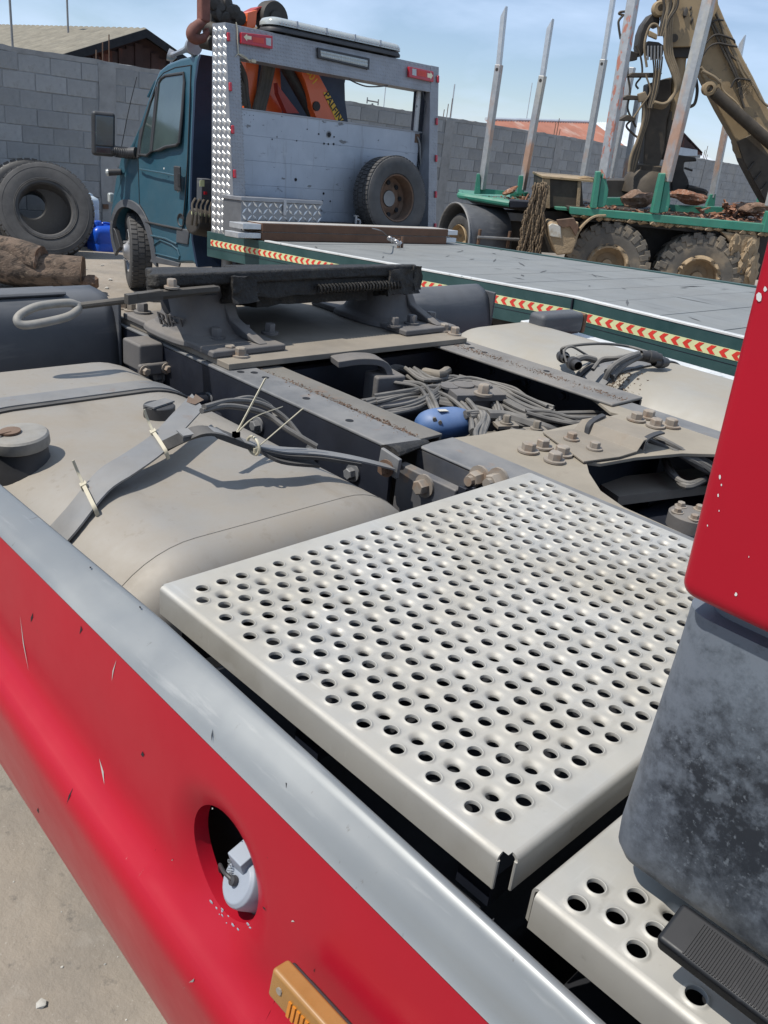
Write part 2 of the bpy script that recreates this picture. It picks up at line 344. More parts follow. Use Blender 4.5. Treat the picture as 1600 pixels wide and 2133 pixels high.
def tread(mb, c, axis, Rr, w, n, dep, kind='block'):
    x, y, z = frame(axis); c = V(c)
    for i in range(n):
        a = 2*math.pi*i/n; rows = ((-.3, 0), (0, .5), (.3, 0)) if kind == 'block' else ((-.27, 0), (.27, .5))
        for q, (off, ph) in enumerate(rows):
            aa = a+ph*2*math.pi/n; rd = math.cos(aa)*x+math.sin(aa)*y; td = -math.sin(aa)*x+math.cos(aa)*y
            if kind == 'block': mb.obox(c+rd*Rr+z*off*w, rd*dep, td*(math.pi*Rr/n*.78), z*w*.125)
            else:
                sg = -1 if off < 0 else 1
                ax = (z*.92+sg*td*.42).normalized()
                mb.obox(c+rd*(Rr-.2*dep)+z*off*w, rd*dep, td*(math.pi*Rr/n*.55), ax*w*.27)
                mb.obox(c+rd*(Rr-1.6*dep)+z*sg*.475*w-td*sg*0*w, rd*dep*1.6, td*(math.pi*Rr/n*.5), z*w*.05)

# ------------------------------------------------------------------ ground
GS = -.02
mb = MB(); g0, g1, n = -60, 90, 60
for i in range(n+1):
    for j in range(n+1):
        x = g0+(g1-g0)*i/n; y = g0+(g1-g0)*j/n; mb.v.append(V((x, y, GS*max(-5, min(x, 30)))))
mb.f = [(i*(n+1)+j, (i+1)*(n+1)+j, (i+1)*(n+1)+j+1, i*(n+1)+j+1) for i in range(n) for j in range(n)]
# far apron to the horizon
for (a, b, c, d) in ((-900, 900, 90, 900), (-900, 900, -900, -60), (-900, -60, -60, 90), (90, 900, -60, 90)):
    mb.add([(a, c, -.3), (b, c, -.3), (b, d, -.3), (a, d, -.3)], [(0, 1, 2, 3)])
gr = mb.build('ground', 'yard_ground'); gr['kind'] = 'structure'
def gz(x): return GS*max(-5, min(x, 30))
mb = MB(); rr = random.Random(3)
for i in range(1100):
    x = rr.uniform(-.6, 1.0); y = rr.uniform(-.2, 4); s = min(.012, .0012/max(.08, rr.random()))
    if rr.random() < .4: x = rr.uniform(2, 6); y = rr.uniform(5, 11); s *= 2
    mb.blob((x, y, gz(x)+s*.3), (s, s*rr.uniform(.6, 1), s*.6), 1, .3, 2, i)
mb.build('loose_pebbles', 'pebble', kind='stuff')

# ------------------------------------------------------------------ red tractor unit (foreground)
tr = thing('tractor_unit', 'red tractor unit without trailer, filling the foreground with bare chassis, tanks and perforated steps', 'truck', (1.8, 1.2, 0))
# side fairing -------------------------------------------------
PROF = [(.402, 1.163), (.399, 1.13), (.3965, 1.09), (.395, 1.05), (.394, 1.01), (.3935, .972), (.390, .948), (.380, .928), (.366, .913), (.358, .902), (.3545, .888), (.3555, .865), (.366, .79), (.387, .69), (.410, .61), (.416, .59)]
pp = smooth_path([(a, 0, b) for a, b in PROF], 8)
acc = [0]
for i in range(1, len(pp)): acc.append(acc[-1]+(pp[i]-pp[i-1]).length)
def prof_at(s):
    s = max(0, min(acc[-1], s))
    for i in range(1, len(acc)):
        if acc[i] >= s:
            t = (s-acc[i-1])/(acc[i]-acc[i-1]+1e-12); p = pp[i-1].lerp(pp[i], t); tg = (pp[i]-pp[i-1]).normalized(); return p, V((-tg.z, 0, tg.x))
def redz(y): return (min(max(y, .0), 1.6)-.5)*.034
def fp(y, s, inset=0):
    p, nrm = prof_at(s)
    if nrm.x > 0: nrm = -nrm
    sl_ = .034+min(s, .26)*.40
    return V((p.x, y, p.z+(min(max(y, -.2), 1.5)-.5)*sl_)) - nrm*inset
HY, HS, HRY, HRS = .553, .143, .059, .064
PY, PS = .112, .118
def lip(r):        # inset as function of relative radius (1 = hole edge)
    return 0.0 if r > 1.62 else .010*(1-((r-1)/.62))**2 if r > 1 else .010
mb = MB()
ys = [-.7+i*.05 for i in range(int((HY-PY+.7)/.05)+1)] + [HY-PY] ; ys2 = [HY+PY+i*.06 for i in range(26)]
ss = sorted(set([i*acc[-1]/44 for i in range(45)] + [HS-PS, HS+PS]))
def grid(yl, sl):
    o = len(mb.v); mb.v += [fp(y, s) for y in yl for s in sl]; m = len(sl)
    mb.f += [(o+i*m+j, o+i*m+j+1, o+(i+1)*m+j+1, o+(i+1)*m+j) for i in range(len(yl)-1) for j in range(m-1)]
grid(ys, ss); grid(ys2, ss)
ym = [HY-PY+i*2*PY/12 for i in range(13)]
grid(ym, [s for s in ss if s <= HS-PS+1e-6]); grid(ym, [s for s in ss if s >= HS+PS-1e-6])
sq = []
K = 12
for (a, b, c, d) in ((-1, -1, 1, -1), (1, -1, 1, 1), (1, 1, -1, 1), (-1, 1, -1, -1)):
    for i in range(K): t = i/K; sq.append((a+(c-a)*t, b+(d-b)*t))
rings = []
for k in range(15):
    t = k/14; ring = []
    for (a, b) in sq:
        an = math.atan2(b, a); tgt = (math.cos(an)*HRY/PY, math.sin(an)*HRS/PS)
        q = (a+(tgt[0]-a)*t, b+(tgt[1]-b)*t); rel = math.hypot(q[0]*PY/HRY, q[1]*PS/HRS)
        ring.append(fp(HY+q[0]*PY, HS+q[1]*PS, lip(rel)))
    rings.append(ring)
rings.append([p+V((.018, 0, 0)) for p in rings[-1]])
mb.loft(rings, cap=False)
fair = mb.build('side_fairing', 'red_paint', tr, 50)
mb = MB()    # rolled silver cap rail along the top of the fairing
rings = []
for i in range(60):
    y = -.7+i*.047
    xi = .452-max(0, .76-y)*.036; zo = 1.163+redz(y); dent = .004*math.exp(-((y-.86)/.05)**2)
    a = V((.402, y, zo)); b = V((xi, y, 1.197))
    ring = [V((a.x+.010, y, a.z-.012)), a+V((-.004, 0, .001)), a+V((.002, 0, .008-dent))]
    for t in (.25, .5, .75): ring.append(a.lerp(b, t)+V((-.003, 0, .0075-dent*1.4)))
    ring += [b+V((-.007, 0, .0035)), b+V((-.002, 0, .0045)), b+V((.003, 0, .001)), b+V((.005, 0, -.006)), V((b.x+.004, y, 1.13))]
    rings.append(ring)
mb.loft(rings, cap=False, closed=False); mb.build('trim_rail', 'silver_trim', fair, 60)
mb = MB().box((.47, -.7, .76), (.475, 2.05, 1.13)); mb.build('fairing_shade_sheet', 'void_dark', fair)  # black sheet stands in for the shade behind the fairing
mb = MB()   # green paint smear left by another vehicle
TN = V((-.034, 0, .050)).normalized()
def trim_at(px, py, lift=.0002): return at(px, py, pl=(V((.4255, .5, 1.1805))+TN*(.0082+lift), TN))
mb.add([trim_at(*p, lift=.0018) for p in ((327, 1412), (327, 1395), (331, 1381), (334, 1378), (333.5, 1392), (331, 1404))], [list(range(6))])
mb.build('paint_smear', 'green_paint', fair)
mb = MB()
for a, b, w in (((446, 1490), (443, 1512), 1.6), ((443, 1518), (440, 1545), 1.4), ((597, 1622), (596, 1642), 1.6), ((648, 1612), (636, 1628), 1.8), ((705, 1660), (712, 1668), 1.6), ((722, 1685), (728, 1688), 1.6), ((1012, 1922), (1018, 1930), 3), ((1030, 1912), (1024, 1920), 2), ((870, 1818), (884, 1826), 2.2), ((893, 1822), (880, 1832), 1.8), ((187, 1180), (190, 1184), 2.5), ((290, 1262), (294, 1268), 2.2)):
    dx, dy = b[0]-a[0], b[1]-a[1]; ln = math.hypot(dx, dy); nx, ny = -dy/ln*w, dx/ln*w
    mb.add([trim_at(a[0], a[1]), trim_at((a[0]+b[0])/2+nx, (a[1]+b[1])/2+ny), trim_at(b[0], b[1]), trim_at((a[0]+b[0])/2-nx, (a[1]+b[1])/2-ny)], [(0, 1, 2, 3)])
mb.build('scuff_marks', 'void_dark', fair, kind='stuff')
def pix(p):
    v = p-CAM; z = v.dot(fwd); return CX+F*v.dot(rt)/z, CY-F*v.dot(up)/z
def fair_at(px, py):       # the point of the panel seen at a surveyed spot
    y, s, st = .6, .2, .25
    best = None
    for k in range(9):
        cand = [(y+a*st*2, max(.001, min(.55, s+b*st))) for a in (-1, -.5, 0, .5, 1) for b in (-1, -.5, 0, .5, 1)]
        y, s = min(cand, key=lambda c: sum((u-v)**2 for u, v in zip(pix(fp(c[0], c[1], -.0004)), (px, py)))); st *= .6
    return fp(y, s, -.0005)
dk, wt = MB(), MB()
for m_, a, b, w in ((dk, (68, 1276), (63, 1297), 2.2), (dk, (170, 1302), (166, 1322), 2.2), (wt, (242, 1375), (232, 1418), 1.4), (wt, (208, 1578), (219, 1634), 1.2), (dk, (150, 1640), (138, 1677), 2.2), (dk, (298, 1566), (296, 1578), 1.6), (dk, (79, 1683), (79, 1694), 1.6), (wt, (403, 2038), (397, 2052), 2), (dk, (655, 2018), (652, 2024), 1.6), (wt, (443, 1683), (446, 1686), 2.4), (wt, (41, 1282), (58, 1398), .7), (wt, (360, 1790), (362, 1793), 2.5), (dk, (548, 1888), (550, 1894), 1.5), (wt, (612, 1918), (608, 1922), 1.8)):
    dx, dy = b[0]-a[0], b[1]-a[1]; ln = math.hypot(dx, dy); nx, ny = -dy/ln*w, dx/ln*w
    m_.add([fair_at(a[0], a[1]), fair_at((a[0]+b[0])/2+nx, (a[1]+b[1])/2+ny), fair_at(b[0], b[1]), fair_at((a[0]+b[0])/2-nx, (a[1]+b[1])/2-ny)], [(0, 1, 2, 3)])
dk.build('dark_scratches', 'void_dark', fair, kind='stuff'); wt.build('pale_scratches', 'beam_top', fair, kind='stuff')
# chipped paint round the opening
mb = MB(); rr = random.Random(5)
for i in range(15):
    a = rr.gauss(1.75, .35); k = rr.uniform(1.0, 1.10)
    p = fp(HY+math.cos(a)*HRY*k, HS+math.sin(a)*HRS*k, lip(k)-.0004); s = rr.uniform(.0006, .0022)
    mb.blob(p, (.0007, s*1.3, s), 1, .4, 3, i)
mb.build('paint_chips', 'white_plastic', fair, kind='stuff')
# additive filler seen through the opening
mb = MB(); c0 = fp(HY-.020, HS+.024, .030)
ax = V((-.80, .20, .52)).normalized(); x, y, z = frame(ax)
mb.lathe([(.0005, .020), (.022, .020), (.0265, .016), (.028, .008), (.028, -.02), (.020, -.022)], c0, ax, 28)
mb.obox(c0+V((0, .010, .026)), V((0, .012, 0)), V((.012, 0, .004)), V((-.004, 0, .014)))
cap = mb.build('filler_cap', 'white_plastic', fair, 40, .0015)
text_mesh('AdBlue', .0115, 'engraved_grey', 'cap_lettering', fair, basis(V((.22, .50, .84)).normalized(), ax.cross(V((.22, .50, .84)).normalized()).normalized(), ax, c0+ax*.0206+V((0, .010, 0))), .0004)
mb = MB(); mb.tube([c0+z*.024, c0+V((-.02, .02, .012)), c0+V((-.008, .045, -.006)), c0+V((.0, .05, -.035)), c0+V((.0, .02, -.05)), c0+V((.004, .0, -.03))], .0022, 8, 6)
mb.lathe([(.0005, .005), (.005, .004), (.006, 0)], c0+z*.022, z, 12); mb.build('cap_leash', 'black_plastic', fair)
mb = MB().cyl(c0-ax*.015, c0-ax*.12, .03, 20); mb.build('filler_neck', 'black_plastic', fair)
# amber side marker
lm = V((.368, .340, 1.032)); ld = V((.0, 1, -.02)).normalized(); lz = V((.12, 0, 1)).normalized(); lx = V((-1, 0, .12)).normalized()
mb = MB().obox(lm+lx*.004, ld*.070, lz*.0165, lx*.010); am = mb.build('marker_lamp', 'amber_lens', fair, 35, .004, 3)
mb = MB()
for i in range(16): mb.obox(lm+lx*.0145+ld*(-.048+.0058*i)-lz*.005, ld*.0018, lz*.0085, lx*.0012)
mb.build('lamp_prism', 'orange_reflector', am)
mb = MB().cyl(lm+lx*.012+ld*.055+lz*.002, lm+lx*.0155+ld*.055+lz*.002, .0035, 10); mb.build('lamp_screw', 'bolt_steel', am)
mb = MB().obox(lm+lx*-.006, ld*.066, lz*.014, lx*.004); mb.build('lamp_base', 'black_plastic', fair, 35, .003)

# perforated steps ---------------------------------------------
def perforated(x0, x1, y0, y1, z, rows, hw, hh, k=1.0, depth=.040):
    mb = MB(); NN = 24; sq = []
    for (a, b, c, d) in ((-1, -1, 1, -1), (1, -1, 1, 1), (1, 1, -1, 1), (-1, 1, -1, -1)):
        for i in range(6): t = i/6; sq.append((a+(c-a)*t, b+(d-b)*t))
    rr = .007; xi0, xi1, yi0, yi1 = x0+rr, x1-rr, y0+rr, y1-rr
    rng_ = random.Random(2)
    prevtop = yi0
    for (yc, holes) in rows:
        ya, yb = yc-hh, yc+hh
        if ya > prevtop+1e-5: mb.add([(xi0, prevtop, z), (xi1, prevtop, z), (xi1, ya, z), (xi0, ya, z)], [(0, 1, 2, 3)])
        prevtop = yb; xs = xi0
        for (xc, kind) in holes:
            if xc-hw > xs+1e-5: mb.add([(xs, ya, z), (xc-hw, ya, z), (xc-hw, yb, z), (xs, yb, z)], [(0, 1, 2, 3)])
            xs = xc+hw
            pr = [(.0115, 0), (.0104, .0005), (.0096, .0013), (.0088, .0017), (.0080, .0015), (.0077, .0003), (.0077, -.0025)] if kind else [(.0119, 0), (.0100, -.0009), (.0083, -.0026), (.0071, -.0040), (.0066, -.0052), (.0066, -.0075)]
            j = rng_.uniform(.97, 1.03)
            rings = [[V((xc+a*hw, yc+b*hh, z)) for a, b in sq]]
            for (r, dz) in pr:
                rings.append([V((xc+r*k*j*math.cos(t), yc+r*k*j*math.sin(t), z+dz*k)) for t in (math.atan2(b*hh, a*hw) for a, b in sq)])
            mb.loft(rings, cap=False)
        if xs < xi1-1e-5: mb.add([(xs, ya, z), (xi1, ya, z), (xi1, yb, z), (xs, yb, z)], [(0, 1, 2, 3)])
    mb.add([(xi0, prevtop, z), (xi1, prevtop, z), (xi1, yi1, z), (xi0, yi1, z)], [(0, 1, 2, 3)])
    def flange(p, q, out):     # folded edge, from p to q, out = outward direction
        p, q, out = V(p), V(q), V(out); prof = []
        for i in range(6):
            a = i/5*math.pi/2; prof.append((rr*math.sin(a), -rr+rr*math.cos(a)))
        prof += [(rr, -depth), (rr-.003, -depth-.0015), (rr-.003, -rr), ]
        for i in range(4):
            a = math.pi/2-i/3*math.pi/2; prof.append(((rr-.003)*math.sin(a), -rr+(rr-.003)*math.cos(a)))
        mb.loft([[e+out*a+V((0, 0, b)) for a, b in prof] for e in (p, q)], True, True)
    g = .010
    flange((xi0, yi0+g*.6, z), (xi0, yi1, z), (-1, 0, 0)); flange((xi1, yi0, z), (xi1, yi1, z), (1, 0, 0))
    flange((xi0+g*.6, yi0, z), (xi1, yi0, z), (0, -1, 0)); flange((xi0, yi1, z), (xi1, yi1, z), (0, 1, 0))
    # the rolled ends of the sheet at the open corner
    for (cx_, cy_) in ((xi0-rr+.0015, yi0+g*.6), (xi0+g*.6, yi0-rr+.0015)):
        mb.tube([(cx_, cy_, z-rr), (cx_, cy_, z-depth)], .0019, 8)
    return mb
px_, rows = .0308, []
for j in range(21):
    yc = .324+.025*j
    if j % 2 == 0: rows.append((yc, [(.549+px_*i, 1) for i in range(24)]))
    else: rows.append((yc, [(.5335+px_*i, 1 if i % 2 == 0 else 0) for i in range(25)]))
mb = perforated(.508, 1.299, .284, .866, 1.18, rows, px_/2, .0125)
mb.build('step_plate', 'plate_aluminium', tr, 40)
r2 = [(.118, [(.5358, 1)]), (.1705, [(.5362, 1), (.5652, 1), (.5942, 0)]), (.1995, [(.5507, 1), (.584, 1)]), (.2285, [(.5355, 1), (.5645, 1)])]
mb = perforated(.515, 1.30, -.5, .265, 1.162, r2, .0140, .0125, 1.06)
mb.build('step_plate', 'plate_aluminium', tr, 40)
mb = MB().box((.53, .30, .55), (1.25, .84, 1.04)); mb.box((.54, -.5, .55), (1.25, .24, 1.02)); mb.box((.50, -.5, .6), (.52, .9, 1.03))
mb.build('under_step_shade', 'void_dark', tr, bev=.01)  # black boxes stand in for the shade below the step plates
mb = MB()
for y in (.33, .58, .82): mb.box((.53, y-.02, 1.09), (1.27, y+.02, 1.125))
mb.build('step_bracket', 'frame_dark', tr)
mb = MB().tube([(.475, .62, 1.10), (.485, .45, 1.095), (.48, .3, 1.09), (.485, .1, 1.085)], .012, 8, 4); mb.tube([(.49, .66, 1.12), (.50, .30, 1.085), (.50, 0, 1.08)], .008, 8, 3)
mb.build('cable_conduit', 'frame_dark', tr)
mb = MB().obox((.480, .800, 1.128), (.016, 0, 0), (0, .003, .0), (0, 0, .003)); mb.box((.488, .79, 1.12), (.496, .80, 1.132)); mb.build('cable_tie', 'zip_tie', tr)

# cab rear corner at the right edge ------------------------------
def rr_sheet(x, ya, yb, z0, z1, z1b, th, rad, mat, name, rz=0.03):
    """upright panel facing -x whose rear edge (y=yb) rolls away towards +x"""
    mb = MB(); prof = [(x+.25, yb)]
    for i in range(7):
        a = i/6*math.pi/2; prof.append((x+rad-rad*math.sin(a), yb-rad+rad*math.cos(a)))
    prof += [(x, ya), (x+.25, ya)]
    rings = []
    for k in range(8):
        f = k/7*math.pi/2; ins = rz*(1-math.sin(f)); dz = rz*(1-math.cos(f))
        rings.append([V((min(a, 9)+ins*.5*(1 if a < x+.2 else 0), b-(ins*.5 if b > ya+.01 else 0), (z0 if b > ya+.01 else z1b)+dz)) for a, b in prof])
    rings = rings
    rings.append([V((a, b+(.034 if b > ya+.01 else 0), z1)) for a, b in prof])
    return mb.loft(rings).build(name, mat, tr, 50)
rr_sheet(.557, -.9, .228, 1.462, 2.6, 1.452, .01, .010, 'red_paint', 'cab_side_panel', .012)
mb = MB()
for (px, py, a, b) in ((1500, 993, 3, 7), (1503, 1010, 2, 4), (1496, 1032, 2, 5), (1474, 1095, 1.5, 3), (1582, 618, 8, 14), (1594, 603, 5, 8), (1533, 1238, 4, 5), (1498, 1064, 1.5, 3), (1560, 1160, 1, 3)):
    k_ = 7; r0 = random.Random(int(px)); mb.add([at(px+.75*a*math.cos(t)*r0.uniform(.7, 1.2), py+.75*b*math.sin(t)*r0.uniform(.7, 1.2), X=.5566) for t in (2*math.pi*i/k_ for i in range(k_))], [list(range(k_))])
mb.build('paint_chips', 'edge_white', bpy.data.objects['cab_side_panel'], kind='stuff')
mb = MB(); prof = []
def grey_ring(z, yb, x, rad):
    prof = [(x+.3, yb)]
    for i in range(7):
        a = i/6*math.pi/2; prof.append((x+rad-rad*math.sin(a), yb-rad+rad*math.cos(a)))
    return [V((a, b, z)) for a, b in prof+[(x, -.9), (x+.3, -.9)]]
rings = [grey_ring(z, yb, x, r) for z, yb, x, r in ((1.192, .212, .586, .012), (1.196, .226, .579, .018), (1.205, .234, .5755, .024), (1.225, .236, .5745, .026), (1.30, .234, .576, .026), (1.40, .231, .577, .026), (1.442, .2305, .577, .026), (1.444, .216, .588, .02), (1.50, .214, .589, .02))]
mb.loft(rings).build('cab_rear_fairing', 'faded_plastic', tr, 60)
ga, gb_ = V((.528, .152, 1.216)), V((.524, -.25, 1.217)); gd_ = (gb_-ga).normalized(); gu_ = V((.93, 0, .36)); gn_ = gu_.cross(gd_).normalized()
if gn_.z < 0: gn_ = -gn_
gu_ = gd_.cross(gn_).normalized()
mb = MB().obox((ga+gb_)/2, gd_*.20, gu_*.0185, gn_*.009); gh = mb.build('step_edge_strip', 'black_rubber', tr, 40, .004, 3)
mb = MB()
for i in range(95): mb.obox(ga+gd_*(.022+i*.0021)+gn_*.0092+gu_*.0015, gd_*.0006, gu_*.0145, gn_*.0007)
mb.build('strip_rib', 'black_rubber', gh, kind='stuff')
mb = MB().obox(ga+gd_*.15+gu_*.04, gd_*.02, gu_*.035, gn_*.005); mb.build('strip_bracket', 'black_plastic', gh)

# left fuel tank -----------------------------------------------
def rrect(cx, cz, hx, hz, rad, y, n=9):
    out = []
    for (sx, sz, a0) in ((1, 1, 0), (-1, 1, 90), (-1, -1, 180), (1, -1, 270)):
        for i in range(n):
            a = R(a0+90*i/(n-1)); out.append(V((cx+sx*(hx-rad)+rad*math.cos(a), y, cz+sz*(hz-rad)+rad*math.sin(a))))
    return out
def tank(cx, cz, hx, hz, rad, ya, yb, mat, name, fil=.06):
    mb = MB(); rings = []
    for (e, sg) in ((ya, 1), (yb, -1)):
        part = []
        for i in range(7):
            a = i/6*math.pi/2; d = fil*(1-math.sin(a)); part.append((e+sg*fil*(1-math.cos(a)), d))
        rings.append(part)
    seq = rings[0] + [(ya+fil+(yb-ya-2*fil)*t/8, 0) for t in range(1, 8)] + rings[1][::-1]
    mb.loft([rrect(cx, cz, hx-d, hz-d, max(.03, rad-d), y, 14) for y, d in seq]); return mb.build(name, mat, tr, 60)
TX, TZ, THX, THZ, TR_ = .906, .762, .380, .313, .21
ft = tank(TX, TZ, THX, THZ, TR_, 1.045, 2.235, 'tank_aluminium', 'fuel_tank', .085)
def tank_top(x, off=0):    # point of the section outline above x
    dx = x-TX; cxx = THX-TR_
    z = TZ+THZ if abs(dx) <= cxx else TZ+THZ-TR_+math.sqrt(max(0, TR_**2-(abs(dx)-cxx)**2))
    return z+off
def on_tank(px, py, h):       # where the sight line meets the shell, h above it
    a, b = .85, 2.35
    for _ in range(40):
        m = (a+b)/2; p = at(px, py, Y=m)
        if p.z-tank_top(max(TX-THX+.001, min(TX+THX-.001, p.x)))-h > 0: a = m
        else: b = m
    return at(px, py, Y=a)
mb = MB()      # weld seam at the end of the shell
mb.tube([p for p in rrect(TX, TZ, THX+.0002, THZ+.0002, TR_, 1.128, 14)][:30], .0007, 6); mb.build('weld_seam', 'tank_aluminium', ft)
# filler with cap
fc = on_tank(48, 962, 0); fx, fy = fc.x, fc.y; fz = tank_top(fx)
mb = MB().lathe([(.062, -.05), (.058, .0), (.052, .012), (.052, .05)], (fx, fy, fz), (-.10, 0, 1), 28); nk = mb.build('filler_neck', 'black_plastic', ft)
mb = MB().lathe([(.056, .036), (.0575, .040), (.0575, .058), (.054, .062), (.030, .064), (.0005, .064)], (fx, fy, fz), (-.10, 0, 1), 32); cp = mb.build('tank_cap', 'loop_steel', ft, 30)
mb = MB().lathe([(.020, .064), (.020, .068), (.0005, .069)], (fx-.012, fy+.006, fz), (-.10, 0, 1), 20); mb.obox((fx-.032, fy+.0, fz+.066), (.012, 0, .001), (0, .003, 0), (0, 0, .002)); mb.build('lock_cover', 'rust', cp)
# vent
vp = at(332, 878, Z=1.062)
mb = MB().lathe([(.036, -.02), (.036, .026), (.034, .028), (.0005, .028)], (vp.x, vp.y, tank_top(vp.x)), (0, 0, 1), 24); vc = mb.build('vent_cap', 'black_plastic', ft)
mb = MB().obox((vp.x, vp.y, tank_top(vp.x)+.031), (.034, .012, 0), (-.005, .014, 0), (0, 0, .002)); mb.build('vent_plate', 'dusty_steel', vc)
# straps
def tank_strap(y, wid, off, name='tank_strap', xa=-.36, xb=.375, wob=0):
    pts = []
    for i in range(19):
        x = TX+xa+(xb-xa)*i/18; pts.append((x, y+wob*math.sin(i*.5), tank_top(x, off)))
    return pts
mb = MB().strip(tank_strap(1.915, .064, .004), .064, .004, (0, 1, 0), 2); mb.build('tank_strap', 'strap_steel', ft)
mb = MB().strip(tank_strap(1.878, .02, .001), .022, .004, (0, 1, 0), 2); mb.build('strap_rubber', 'rubber', ft)
broken = [on_tank(100, 1140, .004), on_tank(150, 1085, .006), on_tank(215, 1005, .018), on_tank(270, 968, .032), on_tank(330, 925, .044), on_tank(372, 880, .055), on_tank(412, 838, .066)]
mb = MB().strip(broken, .080, .004, (.25, 1, .10), 5)
bs = mb.build('broken_strap', 'strap_steel', ft)
mb = MB().strip([p+V((.004, -.004, -.010)) for p in broken[:5]] + [at(400, 905, Y=1.32), at(450, 903, Y=1.305), at(520, 930, Y=1.28), at(575, 958, Y=1.25), at(655, 967, Y=1.235)], .040, .006, (.15, 1, .05), 5)
mb.build('strap_rubber', 'rubber', ft)
half2 = [at(815, 975, Y=1.20), at(740, 957, Y=1.215), at(660, 944, Y=1.235), at(580, 938, Y=1.26), at(510, 922, Y=1.285), at(440, 897, Y=1.31), at(375, 905, Y=1.33)]
mb = MB().strip(half2, .030, .0035, (.12, 1, .05), 5); mb.build('strap_remnant', 'strap_steel', ft)
mb = MB().strip([p+V((0, -.012, -.008)) for p in half2[1:6]], .02, .006, (.12, 1, .05), 4); mb.build('strap_rubber', 'rubber', ft)
mb = MB()    # torn rusty end
e = broken[-1]; mb.add([e+V((-.02, -.02, .004)), e+V((.012, -.006, .006)), e+V((.008, .022, .012)), e+V((-.004, .012, .006)), e+V((-.012, .02, .010)), e+V((-.026, .004, .003))], [(0, 1, 2, 3, 4, 5)])
mb.build('torn_end', 'rust', bs)
# cable ties
def tie_ring(c, ax_, r1, r2, u_):
    mbb = MB(); x = V(ax_).normalized(); u_ = V(u_).normalized(); w = x.cross(u_).normalized()
    mbb.tube([V(c)+r1*math.cos(a)*u_+r2*math.sin(a)*w for a in (2*math.pi*i/20 for i in range(21))], .0030, 6); return mbb
sdv = V((.25, 1, .10)).normalized()
for c in (on_tank(186, 1036, .014), on_tank(332, 922, .045)):
    mbb = MB(); nv = V((-.35, -.05, 1)).normalized(); pts = [c+sdv*.047-nv*.012, c+sdv*.044+nv*.004, c+sdv*.015+nv*.0085, c-sdv*.015+nv*.0085, c-sdv*.043+nv*.004, c-sdv*.047-nv*.014]
    mbb.strip(pts, .0075, .002, (1, 0, .45), 4); mbb.obox(c+sdv*.036+nv*.006, (.006, 0, .002), sdv*.006, nv*.005); mbb.strip([c+sdv*.036+nv*.008, c+sdv*.055+nv*.025, c+sdv*.060+nv*.05], .005, .0016, (1, 0, .4), 4)
    mbb.build('cable_tie', 'zip_tie', ft)
kn1, kn2 = at(492, 905, Y=1.275), at(532, 937, Y=1.262)
for a, b, ctrl in ((kn1, at(554, 788, Y=kn1.y+.01), None), (kn1, at(588, 848, Y=kn1.y-.02), at(530, 870, Y=kn1.y-.01)), (kn2, at(631, 852, Y=kn2.y-.01), None)):
    mbb = MB(); mbb.strip([a, ctrl or a.lerp(b, .5), b], .0055, .0016, (1, .3, 0), 4); mbb.obox(a, (.006, 0, 0), (0, .005, 0), (0, 0, .005)); mbb.build('cable_tie', 'zip_tie', ft)
mbb = tie_ring(at(528, 928, Y=1.268), (1, -.1, -.1), .017, .022, (0, 0, 1)); mbb.build('cable_tie', 'zip_tie', ft)
# black cables draped over the tank
for pts, r_ in (([at(425, 848, Y=1.36), at(480, 835, Y=1.40), at(540, 840, Y=1.42), at(590, 868, Y=1.40), at(628, 912, Y=1.36)], .006), ([at(420, 856, Y=1.36), at(470, 846, Y=1.38), at(520, 852, Y=1.38), at(560, 866, Y=1.37), at(600, 895, Y=1.33), at(660, 930, Y=1.28)], .006),
               ([at(470, 838, Y=1.42), at(520, 828, Y=1.45), at(562, 845, Y=1.45), at(575, 870, Y=1.42)], .005)):
    MB().tube(pts, r_, 8, 6).build('cable', 'cable', ft)
# strap anchor by the rail
mb = MB().obox(at(812, 965, X=1.285), (.005, 0, 0), (0, .030, .004), (0, -.002, .024)); an = mb.build('strap_anchor', 'dusty_steel', ft, bev=.003)
mb = MB().bolt(at(805, 975, X=1.278), (-1, -.2, 0), .013, .016); mb.build('bolt', 'rust', an)

# frame rails ------------------------------------------------------
def channel(x_web, sgn, ya, yb, zt, h, fl, th=.009):
    mb = MB()
    a, b = sorted((x_web, x_web+sgn*fl))
    mb.box((a, ya, zt-th), (b, yb, zt)); mb.box((a, ya, zt-h), (b, yb, zt-h+th)); return mb
lr = channel(1.307, 1, 1.235, 2.75, 1.10, .27, .105).build('frame_rail', 'dusty_steel', tr, bev=.004)
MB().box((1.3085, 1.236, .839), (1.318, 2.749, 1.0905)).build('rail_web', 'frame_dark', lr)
mb = MB().box((1.415, 1.26, 1.086), (1.500, 2.74, 1.094)); mb.box((1.49, 1.26, .86), (1.498, 2.74, 1.086)); mb.build('rail_doubler', 'doubler', lr, bev=.002)
mb = MB(); rr = random.Random(8)
def crumb(mb, p, s):
    a, b = V((rr.uniform(-1, 1), rr.uniform(-1, 1), rr.uniform(-.5, .5))).normalized(), V((rr.uniform(-1, 1), rr.uniform(-1, 1), rr.uniform(-.5, .5))).normalized()
    n_ = a.cross(b); p = V(p); mb.add([p+a*s, p+b*s*.8, p-a*s*.7-b*s*.4, p+n_*s*.6], [(0, 1, 3), (1, 2, 3), (2, 0, 3), (0, 2, 1)])
for i in range(700):
    y = 1.27+abs(rr.gauss(0, .30)); crumb(mb, (1.416+rr.gauss(0, .008)-(.02 if rr.random() < .1 else 0), y, 1.099), rr.uniform(.001, .0055))
mb.build('rust_scale', 'rust', lr, kind='stuff')
mb = MB()      # rolled end of the upper flange
